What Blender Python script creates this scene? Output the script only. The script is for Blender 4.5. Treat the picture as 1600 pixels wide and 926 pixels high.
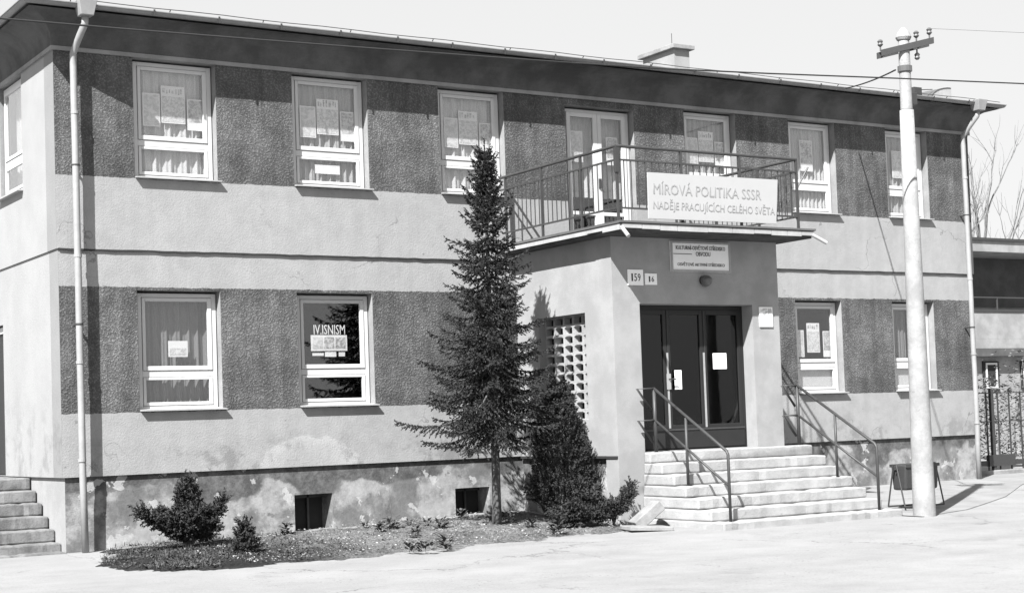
import bpy, bmesh, math, random
from mathutils import Vector, Matrix
R = math.radians
scene = bpy.context.scene
for o in list(bpy.data.objects): bpy.data.objects.remove(o, do_unlink=True)
COL = scene.collection

# ------------------------------------------------------------------ camera
CAM = Vector((-6.1974, -21.0498, 1.6))
FPX, CX, CY = 2521.0, 800.25, 535.18            # focal length and principal point, in photo pixels
AX_R = Vector((0.847348, -0.529904, -0.034681))  # right
AX_D = Vector((-0.002786, 0.060872, -0.998142))  # down
AX_F = Vector((0.531031, 0.845870, 0.050103))    # forward
cd = bpy.data.cameras.new('camera'); cam = bpy.data.objects.new('camera', cd); COL.objects.link(cam)
m = Matrix.Identity(4)
for i in range(3):
    m[i][0] = AX_R[i]; m[i][1] = -AX_D[i]; m[i][2] = -AX_F[i]; m[i][3] = CAM[i]
cam.matrix_world = m
cd.sensor_fit = 'HORIZONTAL'; cd.sensor_width = 36.0; cd.lens = FPX / 1600 * 36
cd.shift_x = -(CX - 800) / 1600; cd.shift_y = (CY - 463) / 1600
cd.clip_end = 3000; cd.clip_start = 0.1
scene.camera = cam

# ------------------------------------------------------------------ sky, sun, exposure
SUN = Vector((1.42, 1.0, -1.83)).normalized()     # direction the light travels
elev = math.asin(-SUN.z)
w = bpy.data.worlds.new('World'); scene.world = w; w.use_nodes = True
nt = w.node_tree; nt.nodes.clear()
wo = nt.nodes.new('ShaderNodeOutputWorld'); bg = nt.nodes.new('ShaderNodeBackground')
sk = nt.nodes.new('ShaderNodeTexSky'); sk.sky_type = 'NISHITA'; sk.sun_disc = False
sk.sun_elevation = elev; sk.sun_rotation = math.atan2(-SUN.x, -SUN.y)
sk.air_density = 1.0; sk.dust_density = 1.5; sk.ozone_density = 1.0; sk.altitude = 300
bw = nt.nodes.new('ShaderNodeRGBToBW')            # black-and-white film
nt.links.new(sk.outputs[0], bw.inputs[0]); gm = nt.nodes.new('ShaderNodeMath'); gm.operation = 'POWER'; gm.inputs[1].default_value = 0.12   # thin white haze evens the sky out
nt.links.new(bw.outputs[0], gm.inputs[0])
gs = nt.nodes.new('ShaderNodeMath'); gs.operation = 'MULTIPLY'; gs.inputs[1].default_value = 2.25
nt.links.new(gm.outputs[0], gs.inputs[0]); nt.links.new(gs.outputs[0], bg.inputs[0])
bg.inputs[1].default_value = 0.115
nt.links.new(bg.outputs[0], wo.inputs[0])
sl = bpy.data.lights.new('sun', 'SUN'); sl.energy = 5.0; sl.angle = R(0.5); sl.color = (1, 1, 1)
so = bpy.data.objects.new('sun', sl); COL.objects.link(so)
so.rotation_euler = SUN.to_track_quat('-Z', 'Y').to_euler()
scene.view_settings.view_transform = 'Standard'; scene.view_settings.look = 'None'
scene.view_settings.gamma = 1; scene.view_settings.use_curve_mapping = False
scene.view_settings.exposure = 1.55
scene.render.resolution_x = 1024; scene.render.resolution_y = 592
scene.render.engine = 'CYCLES'

# ------------------------------------------------------------------ pixel helper (photo pixels -> point on a plane)
def U(u, v, plane, c):
    d = AX_R * ((u - CX) / FPX) + AX_D * ((v - CY) / FPX) + AX_F
    k = 'XYZ'.index(plane)
    return CAM + d * ((c - CAM[k]) / d[k])

# ------------------------------------------------------------------ node / material helpers
class NT:
    def __init__(s, name):
        s.m = bpy.data.materials.new(name); s.m.use_nodes = True
        s.t = s.m.node_tree; s.t.nodes.clear()
        s.out = s.t.nodes.new('ShaderNodeOutputMaterial')
        s.b = s.t.nodes.new('ShaderNodeBsdfPrincipled')
        s.t.links.new(s.b.outputs[0], s.out.inputs[0])
        s.tc = s.t.nodes.new('ShaderNodeTexCoord')
    def new(s, ty, ins=None, **kw):
        n = s.t.nodes.new(ty)
        for k, v in kw.items(): setattr(n, k, v)
        for k, v in (ins or {}).items(): s.set(n.inputs[k], v)
        return n
    def set(s, sock, v):
        if hasattr(v, 'is_output'): s.t.links.new(v, sock)
        else: sock.default_value = v
    def math(s, op, a, b=0.0, c=0.0, clamp=False):
        n = s.t.nodes.new('ShaderNodeMath'); n.operation = op; n.use_clamp = clamp
        s.set(n.inputs[0], a); s.set(n.inputs[1], b); s.set(n.inputs[2], c)
        return n.outputs[0]
    def mix(s, f, a, b):        # floats
        n = s.t.nodes.new('ShaderNodeMix'); n.data_type = 'FLOAT'
        s.set(n.inputs[0], f); s.set(n.inputs[2], a); s.set(n.inputs[3], b)
        return n.outputs[0]
    def noise(s, scale, detail=4, rough=0.6, vec=None, dist=0.0):
        n = s.new('ShaderNodeTexNoise', {'Scale': scale, 'Detail': detail, 'Roughness': rough, 'Distortion': dist})
        s.set(n.inputs['Vector'], vec if vec is not None else s.co())
        return n.outputs['Fac']
    def co(s): 
        g = getattr(s, '_geo', None)
        if g is None: s._geo = g = s.t.nodes.new('ShaderNodeNewGeometry')
        return g.outputs['Position']
    def xyz(s):
        n = getattr(s, '_sep', None)
        if n is None:
            s._sep = n = s.t.nodes.new('ShaderNodeSeparateXYZ'); s.t.links.new(s.co(), n.inputs[0])
        return n.outputs[0], n.outputs[1], n.outputs[2]
    def ramp(s, f, lo, hi, a=0.0, b=1.0):   # smooth map of f from [lo,hi] to [a,b]
        n = s.new('ShaderNodeMapRange', {'Value': f, 'From Min': lo, 'From Max': hi, 'To Min': a, 'To Max': b})
        n.interpolation_type = 'SMOOTHSTEP'
        return n.outputs[0]
    def color(s, f):
        f = s.math('MULTIPLY_ADD', f, 0.64, 0.006)
        n = s.t.nodes.new('ShaderNodeCombineColor')
        for i in range(3): s.set(n.inputs[i], f)
        s.t.links.new(n.outputs[0], s.b.inputs['Base Color'])
    def bump(s, h, strength, dist):
        n = s.new('ShaderNodeBump', {'Strength': strength, 'Distance': dist, 'Height': h})
        s.t.links.new(n.outputs[0], s.b.inputs['Normal'])
    def fin(s, rough=0.9, spec=0.2, metal=0.0):
        s.set(s.b.inputs['Roughness'], rough); s.set(s.b.inputs['Specular IOR Level'], spec); s.set(s.b.inputs['Metallic'], metal)
        return s.m

def simple(name, base, var=0.15, scale=8.0, rough=0.8, spec=0.3, metal=0.0, bump=0.0, bscale=60.0, bdist=0.004):
    n = NT(name)
    f = n.noise(scale, 5, 0.65)
    g = n.noise(scale * 7, 3, 0.6)
    v = n.math('ADD', n.math('MULTIPLY', n.math('SUBTRACT', f, 0.5), var * 2.4), n.math('MULTIPLY', n.math('SUBTRACT', g, 0.5), var))
    n.color(n.math('MULTIPLY', n.math('ADD', v, 1.0), base))
    if bump: n.bump(n.noise(bscale, 4, 0.6), bump, bdist)
    return n.fin(rough, spec, metal)

M = {}
def facade_material():
    n = NT('facade_roughcast')
    x, y, z = n.xyz()
    zz = n.math('ADD', z, n.math('MULTIPLY', n.math('SUBTRACT', n.noise(9, 5, 0.7), 0.5), 0.05))
    up = n.math('GREATER_THAN', zz, 5.09)
    lo = n.math('MULTIPLY', n.math('GREATER_THAN', zz, 1.927), n.math('LESS_THAN', zz, 3.616))
    dark = n.math('MAXIMUM', up, lo)
    jit = n.new('ShaderNodeTexNoise', {'Scale': 9.0, 'Detail': 2.0, 'Vector': n.co()}).outputs['Color']
    wv = n.new('ShaderNodeVectorMath', {0: n.co(), 1: n.new('ShaderNodeVectorMath', {0: jit, 1: (0.06, 0.06, 0.06)}, operation='MULTIPLY').outputs[0]}, operation='ADD').outputs[0]
    vor = n.new('ShaderNodeTexVoronoi', {'Scale': 34.0, 'Vector': wv, 'Randomness': 1.0}); lump = vor.outputs['Distance']
    grain = n.noise(40, 4, 0.65)                 # thrown roughcast: lumps and pits of mixed size
    fine = n.noise(85, 3, 0.6)
    blot = n.noise(0.9, 6, 0.65); blot2 = n.noise(3.2, 5, 0.7)
    streak = n.noise(1.0, 5, 0.65, vec=n.new('ShaderNodeVectorMath', {0: n.co(), 1: (6.0, 6.0, 0.45)}, operation='MULTIPLY').outputs[0])
    pit = n.ramp(n.math('ADD', grain, n.math('MULTIPLY', n.math('SUBTRACT', lump, 0.4), -0.25)), 0.40, 0.62)
    dcol = n.math('ADD', n.math('MULTIPLY', pit, 0.095), 0.105)  # shade of the pits painted in as darker speckle
    dcol = n.math('MULTIPLY', dcol, n.ramp(blot, 0.34, 0.66, 0.72, 1.24)); dcol = n.math('MULTIPLY', dcol, n.ramp(blot2, 0.34, 0.66, 0.84, 1.16))
    dcol = n.math('MULTIPLY', dcol, n.ramp(streak, 0.38, 0.62, 0.82, 1.1))
    lcol = n.math('ADD', n.math('MULTIPLY', fine, 0.09), n.math('ADD', 0.255, n.math('MULTIPLY', n.math('ADD', blot, streak), 0.085)))
    lcol = n.math('MULTIPLY', lcol, n.ramp(blot2, 0.3, 0.68, 0.92, 1.05))
    # salts bloom above the plinth: a ragged pale arch with a crisp outer edge
    ex = n.math('DIVIDE', n.math('SUBTRACT', x, 3.55), 0.75); ez = n.math('DIVIDE', n.math('SUBTRACT', z, 1.1), 0.44)
    r2 = n.math('SQRT', n.math('ADD', n.math('MULTIPLY', ex, ex), n.math('MULTIPLY', ez, ez)))
    r2 = n.math('ADD', r2, n.math('MULTIPLY', n.math('SUBTRACT', n.noise(3.5, 6, 0.7), 0.5), 0.75))
    bloom = n.math('MULTIPLY', n.ramp(r2, 1.02, 0.92), n.ramp(r2, 0.35, 0.95, 0.25, 1.0))
    lcol = n.math('ADD', lcol, n.math('MULTIPLY', bloom, 0.085))
    damp = n.math('MULTIPLY', n.ramp(n.math('ADD', z, n.math('MULTIPLY', blot2, 0.5)), 1.95, 1.45), n.ramp(n.noise(1.4, 6, 0.75), 0.50, 0.60))
    lcol = n.math('MULTIPLY', lcol, n.math('SUBTRACT', 1.0, n.math('MULTIPLY', damp, 0.28)))
    spots = n.ramp(n.noise(7.0, 2, 0.5), 0.74, 0.77)
    lcol = n.math('MULTIPLY', lcol, n.math('SUBTRACT', 1.0, n.math('MULTIPLY', spots, 0.35)))
    cr = n.new('ShaderNodeTexVoronoi', {'Scale': 0.55, 'Vector': n.new('ShaderNodeVectorMath', {0: n.co(), 1: n.new('ShaderNodeVectorMath', {0: n.new('ShaderNodeTexNoise', {'Scale': 2.2, 'Detail': 6.0, 'Vector': n.co()}).outputs['Color'], 1: (0.9, 0.9, 0.9)}, operation='MULTIPLY').outputs[0]}, operation='ADD').outputs[0]}, feature='DISTANCE_TO_EDGE').outputs['Distance']
    crack = n.math('MULTIPLY', n.ramp(cr, 0.006, 0.002), n.ramp(n.noise(0.8, 3), 0.5, 0.6))
    lcol = n.math('MULTIPLY', lcol, n.math('SUBTRACT', 1.0, n.math('MULTIPLY', crack, 0.4)))
    n.color(n.mix(dark, lcol, dcol))
    h = n.math('MULTIPLY', n.math('ADD', pit, n.math('MULTIPLY', lump, -0.7)), n.mix(dark, 0.12, 1.0))
    h = n.math('ADD', h, n.math('MULTIPLY', fine, n.mix(dark, 0.35, 0.4)))
    n.bump(h, 0.6, 0.011)
    return n.fin(0.95, 0.1)
def plaster(name, base, amp=0.08, bumps=0.4, bdist=0.008, stain=0.25):
    n = NT(name)
    blot = n.noise(1.6, 6, 0.65); fine = n.noise(60, 3, 0.6)
    c = n.math('ADD', n.math('MULTIPLY', n.math('SUBTRACT', fine, 0.5), amp), base)
    c = n.math('MULTIPLY', c, n.ramp(blot, 0.35, 0.65, 1.0 - stain, 1.04))
    n.color(c); n.bump(fine, bumps, bdist)
    return n.fin(0.95, 0.1)
def endwall_material():
    n = NT('end_wall_plaster')
    x, y, z = n.xyz()
    fine = n.noise(60, 3); blot = n.noise(1.2, 6, 0.65)
    strip = n.math('LESS_THAN', n.math('ADD', y, n.math('MULTIPLY', n.math('SUBTRACT', n.noise(5, 3), 0.5), 0.03)), 0.42)
    low = n.math('MULTIPLY', n.ramp(z, 2.6, 1.2), n.ramp(n.noise(2.2, 5, 0.7), 0.45, 0.65))
    base = n.mix(strip, 0.40, 0.30)
    c = n.math('MULTIPLY', n.math('ADD', n.math('MULTIPLY', n.math('SUBTRACT', fine, 0.5), 0.1), base), n.ramp(blot, 0.3, 0.7, 0.92, 1.03))
    c = n.math('MULTIPLY', c, n.math('SUBTRACT', 1.0, n.math('MULTIPLY', low, 0.25)))
    n.color(c); n.bump(fine, 0.35, 0.01)
    return n.fin(0.95, 0.1)
def plinth_material():
    n = NT('weathered_plinth_render')
    x, y, z = n.xyz()
    a = n.noise(1.5, 8, 0.68); b = n.noise(2.6, 7, 0.62); fine = n.noise(42, 4, 0.7); mid = n.noise(8, 6, 0.7)
    c = n.ramp(a, 0.42, 0.58, 0.19, 0.40)
    # old dark paint left along the top, eaten away in ragged bays
    edge = n.math('ADD', z, n.math('ADD', n.math('MULTIPLY', n.math('SUBTRACT', n.noise(0.9, 3), 0.5), 1.5), n.math('MULTIPLY', n.math('SUBTRACT', mid, 0.5), 0.30)))
    c = n.mix(n.math('MULTIPLY', n.ramp(edge, 0.82, 0.90), 0.92), c, n.ramp(mid, 0.3, 0.7, 0.075, 0.15))
    c = n.math('MULTIPLY', c, n.ramp(mid, 0.3, 0.7, 0.82, 1.15))
    c = n.math('ADD', c, n.math('MULTIPLY', n.math('SUBTRACT', fine, 0.5), 0.09))
    patch = n.math('GREATER_THAN', b, 0.600)             # pale patches where the render has flaked
    c = n.mix(n.math('MULTIPLY', patch, 0.8), c, n.ramp(mid, 0.3, 0.7, 0.42, 0.60))
    hole = n.math('LESS_THAN', b, 0.345)
    c = n.mix(n.math('MULTIPLY', hole, 0.6), c, 0.12)
    n.color(c)
    n.bump(n.math('ADD', n.math('SUBTRACT', n.math('MULTIPLY', hole, -0.5), n.math('MULTIPLY', patch, 0.6)), n.math('ADD', n.math('MULTIPLY', fine, 0.4), n.math('MULTIPLY', mid, 0.5))), 0.8, 0.014)
    return n.fin(0.95, 0.1)
def ground_material():
    n = NT('pale_worn_asphalt')
    x, y, z = n.xyz()
    big = n.noise(0.2, 5, 0.6); mid = n.noise(1.6, 7, 0.72); fine = n.noise(55, 3, 0.7)
    sv = n.new('ShaderNodeVectorMath', {0: n.new('ShaderNodeVectorRotate', {'Vector': n.co(), 'Angle': 0.12}, rotation_type='Z_AXIS').outputs[0], 1: (0.45, 1.3, 1.0)}, operation='MULTIPLY').outputs[0]
    streak = n.noise(1.1, 6, 0.68, vec=sv)
    c = n.math('ADD', n.ramp(big, 0.3, 0.7, 0.285, 0.335), n.math('MULTIPLY', n.math('SUBTRACT', mid, 0.5), 0.11))
    c = n.math('ADD', c, n.math('MULTIPLY', n.math('SUBTRACT', streak, 0.5), 0.11))
    c = n.math('ADD', c, n.math('MULTIPLY', n.math('SUBTRACT', fine, 0.5), 0.20))
    grit = n.ramp(n.noise(22, 3, 0.6), 0.64, 0.69)
    c = n.math('MULTIPLY', c, n.math('SUBTRACT', 1.0, n.math('MULTIPLY', grit, n.ramp(n.noise(0.7, 4), 0.42, 0.62, 0.12, 0.6))))
    wob = n.new('ShaderNodeVectorMath', {0: n.new('ShaderNodeTexNoise', {'Scale': 1.2, 'Detail': 7.0, 'Roughness': 0.65, 'Vector': n.co()}).outputs['Color'], 1: (1.4, 1.4, 0.0)}, operation='MULTIPLY').outputs[0]
    cv = n.new('ShaderNodeVectorMath', {0: n.co(), 1: wob}, operation='ADD').outputs[0]
    cr = n.new('ShaderNodeTexVoronoi', {'Scale': 0.30, 'Vector': cv}, feature='DISTANCE_TO_EDGE').outputs['Distance']
    crack = n.math('MULTIPLY', n.ramp(cr, 0.0055, 0.0015), n.ramp(n.noise(0.5, 4), 0.46, 0.58))
    c = n.math('MULTIPLY', c, n.math('SUBTRACT', 1.0, n.math('MULTIPLY', crack, 0.5)))
    oil = n.ramp(n.noise(0.75, 6, 0.7), 0.60, 0.70)
    c = n.math('MULTIPLY', c, n.math('SUBTRACT', 1.0, n.math('MULTIPLY', oil, 0.2)))
    n.color(c); n.bump(n.math('ADD', n.math('MULTIPLY', fine, 0.6), n.math('SUBTRACT', mid, n.math('MULTIPLY', crack, 0.8))), 0.4, 0.02)
    return n.fin(0.93, 0.15)
def soil_material():
    n = NT('bed_soil')
    x, y, z = n.xyz()
    a = n.noise(1.6, 6, 0.7); fine = n.noise(30, 5, 0.75)
    t = n.ramp(n.math('ADD', x, n.math('MULTIPLY', n.noise(1.0, 4), 1.6)), 2.2, 4.0)                               # bare dry earth towards the porch, darker soil at the other end
    base = n.mix(t, 0.045, 0.24)
    c = n.math('MULTIPLY', base, n.ramp(fine, 0.3, 0.72, 0.45, 1.55))
    c = n.math('MULTIPLY', c, n.ramp(a, 0.35, 0.65, 0.7, 1.25))
    n.color(c); n.bump(fine, 1.0, 0.05)
    return n.fin(1.0, 0.05)
def concrete(name, base, stain=0.3, scale=3.0, bumps=0.5):
    n = NT(name)
    a = n.noise(scale, 6, 0.7); fine = n.noise(45, 4, 0.7); b = n.noise(scale * 3.3, 5, 0.7)
    c = n.math('ADD', base, n.math('MULTIPLY', n.math('SUBTRACT', fine, 0.5), base * 0.25))
    c = n.math('MULTIPLY', c, n.ramp(a, 0.35, 0.65, 1 - stain, 1.05))
    c = n.math('MULTIPLY', c, n.ramp(b, 0.62, 0.72, 1.0, 0.72))
    n.color(c); n.bump(n.math('ADD', fine, b), bumps, 0.010)
    return n.fin(0.92, 0.15)
def glass_material(name, tint=0.9, k=1.8):
    n = NT(name); n.t.nodes.remove(n.b)
    tr = n.new('ShaderNodeBsdfTransparent', {'Color': (tint, tint, tint, 1)})
    gl = n.new('ShaderNodeBsdfGlossy', {'Color': (1, 1, 1, 1), 'Roughness': 0.03})
    bp = n.new('ShaderNodeBump', {'Strength': 0.10, 'Distance': 0.02, 'Height': n.noise(2.2, 3, 0.5)})
    n.t.links.new(bp.outputs[0], gl.inputs['Normal'])
    fr = n.new('ShaderNodeLayerWeight', {'Blend': 0.5})
    sch = n.math('ADD', 0.042, n.math('MULTIPLY', n.math('POWER', fr.outputs['Facing'], 5.0), 0.958))
    mx = n.new('ShaderNodeMixShader')
    n.t.links.new(n.math('MULTIPLY', sch, k, clamp=True), mx.inputs[0])   # double glazing: two panes, four faces
    n.t.links.new(tr.outputs[0], mx.inputs[1]); n.t.links.new(gl.outputs[0], mx.inputs[2])
    n.t.links.new(mx.outputs[0], n.out.inputs[0])
    return n.m
def curtain_material(name, base):
    n = NT(name); n.t.nodes.remove(n.b)
    wv = n.noise(70, 3, 0.7)
    c = n.math('MULTIPLY', base, n.ramp(wv, 0.3, 0.7, 0.85, 1.1))
    cc = n.t.nodes.new('ShaderNodeCombineColor')
    for i in range(3): n.t.links.new(c, cc.inputs[i])
    d = n.new('ShaderNodeBsdfDiffuse'); t = n.new('ShaderNodeBsdfTranslucent'); mx = n.new('ShaderNodeMixShader', {0: 0.25})
    n.t.links.new(cc.outputs[0], d.inputs[0]); n.t.links.new(cc.outputs[0], t.inputs[0])
    n.t.links.new(d.outputs[0], mx.inputs[1]); n.t.links.new(t.outputs[0], mx.inputs[2])
    n.t.links.new(mx.outputs[0], n.out.inputs[0])
    return n.m
def print_material(name, lo, hi, scale):
    n = NT(name)
    a = n.noise(scale, 4, 0.55, dist=1.0)
    n.color(n.ramp(a, 0.35, 0.65, lo, hi))
    return n.fin(0.7, 0.3)
def foliage_material(name, lo, hi, scale=3.0):
    n = NT(name)
    n.color(n.ramp(n.noise(scale, 3, 0.6), 0.3, 0.7, lo, hi))
    return n.fin(0.75, 0.25)
def bark_material(name, base):
    n = NT(name)
    v = n.new('ShaderNodeVectorMath', {0: n.co(), 1: (22.0, 22.0, 5.0)}, operation='MULTIPLY').outputs[0]
    f = n.noise(1.0, 5, 0.7, vec=v)
    n.color(n.ramp(f, 0.3, 0.7, base * 0.5, base * 1.5)); n.bump(f, 0.8, 0.02)
    return n.fin(0.95, 0.1)

M['facade'] = facade_material(); M['end'] = endwall_material(); M['plinth'] = plinth_material()
M['plaster'] = plaster('porch_plaster', 0.40, stain=0.15); M['reveal'] = plaster('reveal_plaster', 0.36, 0.06, 0.3)
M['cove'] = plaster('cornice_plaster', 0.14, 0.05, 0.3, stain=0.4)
M['slab'] = concrete('balcony_concrete', 0.10, 0.4)
M['flash'] = simple('worn_white_flashing', 0.46, 0.3, 3.0, 0.6, 0.4)
M['white'] = simple('white_window_paint', 0.70, 0.07, 3.0, 0.45, 0.4, bump=0.1, bscale=25)
M['sill'] = simple('painted_sill', 0.42, 0.25, 5.0, 0.6, 0.3)
M['zinc'] = simple('zinc_sheet', 0.27, 0.3, 4.0, 0.55, 0.4, 0.15)
M['pipe'] = simple('weathered_zinc_pipe', 0.38, 0.25, 3.0, 0.6, 0.35, 0.1, bump=0.2, bscale=20)
M['roof'] = simple('dark_sheet_roof', 0.12, 0.3, 2.0, 0.6, 0.4)
M['iron'] = simple('dark_painted_iron', 0.045, 0.3, 20.0, 0.5, 0.4)
M['rail'] = simple('worn_grey_rail_paint', 0.05, 0.4, 12.0, 0.5, 0.4)
M['dark'] = simple('dark_interior', 0.06, 0.2, 1.0, 0.95, 0.1)
M['nearblack'] = simple('near_black', 0.04, 0.2, 10.0, 0.95, 0.1)
M['door'] = simple('dark_door_paint', 0.02, 0.3, 5.0, 0.5, 0.25)
M['doorpale'] = simple('pale_metal_and_sunlit_edge', 0.5, 0.2, 6.0, 0.4, 0.5, 0.3)  # metal of the lock plate; also paints the sunlit mullion edges
M['step'] = concrete('step_concrete', 0.46, 0.20, 2.2, 0.6)
M['sidestep'] = concrete('stained_side_step', 0.26, 0.5, 2.5, 0.7)
M['pole'] = concrete('spun_concrete_pole', 0.40, 0.22, 2.6, 0.6)
M['conc'] = concrete('grey_concrete', 0.36, 0.3)
M['lattice'] = concrete('white_lattice_block', 0.48, 0.2, 4.0)
M['ground'] = ground_material(); M['soil'] = soil_material()
M['pave'] = concrete('pavement_concrete', 0.32, 0.2, 0.9, 0.4)
M['glass'] = glass_material('window_glass'); M['dglass'] = glass_material('door_glass', 0.5, 0.7)
M['net'] = curtain_material('net_curtain', 0.74); M['mnet'] = curtain_material('dull_net_curtain', 0.54); M['dnet'] = curtain_material('grey_net_curtain', 0.26)  # dnet is the darkest grey of the three nets
M['paper'] = simple('poster_paper', 1.22, 0.06, 12.0, 0.7, 0.2)
M['printA'] = print_material('poster_print_portrait', 0.75, 1.1, 14.0)
M['printB'] = print_material('poster_print_crowd', 0.7, 1.15, 24.0)
M['printC'] = print_material('poster_print_scene', 0.45, 1.0, 16.0)
M['ink'] = simple('black_ink', 0.05, 0.1, 20.0, 0.6, 0.3)
M['paleink'] = simple('faded_letters', 0.36, 0.25, 18.0, 0.7, 0.2)
M['banner'] = simple('white_banner_board', 0.50, 0.05, 2.5, 0.7, 0.2)
M['plate'] = simple('white_enamel', 1.1, 0.06, 8.0, 0.35, 0.5)
M['spruce'] = foliage_material('spruce_needles', 0.010, 0.036, 2.5)
M['juniper'] = foliage_material('juniper_sprays', 0.020, 0.05, 4.0)
M['weed'] = foliage_material('bed_leaves', 0.035, 0.13, 6.0)
M['dryleaf'] = foliage_material('dry_leaves', 0.16, 0.5, 9.0)
M['ivy'] = foliage_material('ivy_leaves', 0.05, 0.2, 5.0)
M['bark'] = bark_material('spruce_bark', 0.11); M['greybark'] = bark_material('grey_bark', 0.16)
M['porcelain'] = simple('dark_insulator', 0.12, 0.2, 10, 0.3, 0.5)
M['cable'] = simple('black_cable', 0.03, 0.1, 10, 0.6, 0.3)
M['nbwall'] = plaster('neighbour_render', 0.40, 0.06, 0.3)
M['nbdark'] = plaster('neighbour_painted_shade', 0.13, 0.03, 0.3)  # shade of recess and balcony underside put into the colour

# ------------------------------------------------------------------ mesh builder
class MB:
    def __init__(s): s.v = []; s.f = []; s.mi = []
    def quad(s, pts, mi=0):
        k = len(s.v); s.v += [tuple(p) for p in pts]; s.f.append(tuple(range(k, k + len(pts)))); s.mi.append(mi); return s
    def box(s, x0, x1, y0, y1, z0, z1, mi=0):
        k = len(s.v)
        s.v += [(x0,y0,z0),(x1,y0,z0),(x1,y1,z0),(x0,y1,z0),(x0,y0,z1),(x1,y0,z1),(x1,y1,z1),(x0,y1,z1)]
        for f in ((0,3,2,1),(4,5,6,7),(0,1,5,4),(1,2,6,5),(2,3,7,6),(3,0,4,7)):
            s.f.append(tuple(k + i for i in f)); s.mi.append(mi)
        return s
    def tube(s, pts, r, n=8, mi=0, caps=True):
        pts = [Vector(p) for p in pts]; rs = r if isinstance(r, (list, tuple)) else [r] * len(pts)
        k0 = len(s.v); ref = None
        for i, p in enumerate(pts):
            d = (pts[min(i+1, len(pts)-1)] - pts[max(i-1, 0)]).normalized()
            if ref is None:
                ref = d.orthogonal().normalized() if abs(d.z) < .99 else Vector((1, 0, 0))
            a = (ref - d * ref.dot(d)).normalized(); b = d.cross(a); ref = a
            for j in range(n):
                t = 2 * math.pi * j / n + math.pi / n
                s.v.append(tuple(p + (a * math.cos(t) + b * math.sin(t)) * rs[i]))
        for i in range(len(pts) - 1):
            for j in range(n):
                a0 = k0 + i*n + j; a1 = k0 + i*n + (j+1) % n
                s.f.append((a0, a1, a1 + n, a0 + n)); s.mi.append(mi)
        if caps:
            s.f.append(tuple(k0 + j for j in reversed(range(n)))); s.mi.append(mi)
            e = k0 + (len(pts)-1)*n; s.f.append(tuple(e + j for j in range(n))); s.mi.append(mi)
        return s
    def extrude_x(s, prof, x0, x1, mi=0, caps=True, seg=1, jit=0.0):   # profile of (y,z), closed
        n = len(prof); k = len(s.v)
        for q in range(seg + 1):
            x = x0 + (x1 - x0) * q / seg
            jz = random.uniform(-jit, jit) if jit else 0
            s.v += [(x, y, z + jz) for y, z in prof]
        for q in range(seg):
            for j in range(n):
                a = k + q*n + j; b = k + q*n + (j+1) % n
                s.f.append((a, a + n, b + n, b)); s.mi.append(mi)
        if caps:
            s.f.append(tuple(k + j for j in range(n))); s.mi.append(mi)
            s.f.append(tuple(k + seg*n + j for j in reversed(range(n)))); s.mi.append(mi)
        return s
    def build(s, name, mats, parent=None, smooth=False, bevel=0.0, fixn=True):
        me = bpy.data.meshes.new(name); me.from_pydata(s.v, [], s.f)
        mats = mats if isinstance(mats, (list, tuple)) else [mats]
        for mt in mats: me.materials.append(M[mt])
        me.polygons.foreach_set('material_index', s.mi)
        if fixn and len(s.f) < 20000:
            bm = bmesh.new(); bm.from_mesh(me); bmesh.ops.recalc_face_normals(bm, faces=bm.faces); bm.to_mesh(me); bm.free()
        if smooth: me.polygons.foreach_set('use_smooth', [True] * len(me.polygons))
        me.update()
        o = bpy.data.objects.new(name, me); COL.objects.link(o)
        if parent is not None: o.parent = parent
        if bevel:
            b = o.modifiers.new('bevel', 'BEVEL'); b.width = bevel; b.segments = 2; b.limit_method = 'ANGLE'
        return o

def tag(o, label, cat, group=None):
    o['label'] = label; o['category'] = cat
    if group: o['group'] = group
    return o
def thing(name, label, cat, loc=(0, 0, 0), group=None):
    o = bpy.data.objects.new(name, None); COL.objects.link(o); o.location = loc
    o.empty_display_size = 0.2
    return tag(o, label, cat, group)
def rel(o, t):      # parts are modelled in world coordinates; keep them there under an Empty that is not at the origin
    o.parent = t; o.matrix_parent_inverse = Matrix.Translation(-Vector(t.location)); return o
def structure(o): o['kind'] = 'structure'; return o
def text_mesh(name, s, size, mat, loc, rot, parent, width=None, height=None, align='CENTER', depth=0.002, bold=0.0):
    c = bpy.data.curves.new(name, 'FONT'); c.body = s; c.size = size; c.extrude = depth; c.offset = bold; c.align_x = align; c.resolution_u = 2
    t = bpy.data.objects.new(name, c); COL.objects.link(t)
    bpy.context.view_layer.update()
    me = bpy.data.meshes.new_from_object(t.evaluated_get(bpy.context.evaluated_depsgraph_get()))
    bpy.data.objects.remove(t)
    xs = [v.co.x for v in me.vertices]; ys = [v.co.y for v in me.vertices]
    cx = (min(xs) + max(xs)) / 2; cy = (min(ys) + max(ys)) / 2
    kx = width / (max(xs) - min(xs)) if width else 1; ky = height / (max(ys) - min(ys)) if height else kx
    for v in me.vertices: v.co.x = (v.co.x - cx) * kx; v.co.y = (v.co.y - cy) * ky
    me.materials.clear(); me.materials.append(M[mat])
    o = bpy.data.objects.new(name, me); COL.objects.link(o)
    mw = Matrix.Translation(loc) @ Matrix.Rotation(R(90), 4, 'X') if rot == 'front' else Matrix.Translation(loc)
    me.transform(mw)
    if parent is not None: rel(o, parent)
    return o

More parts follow.
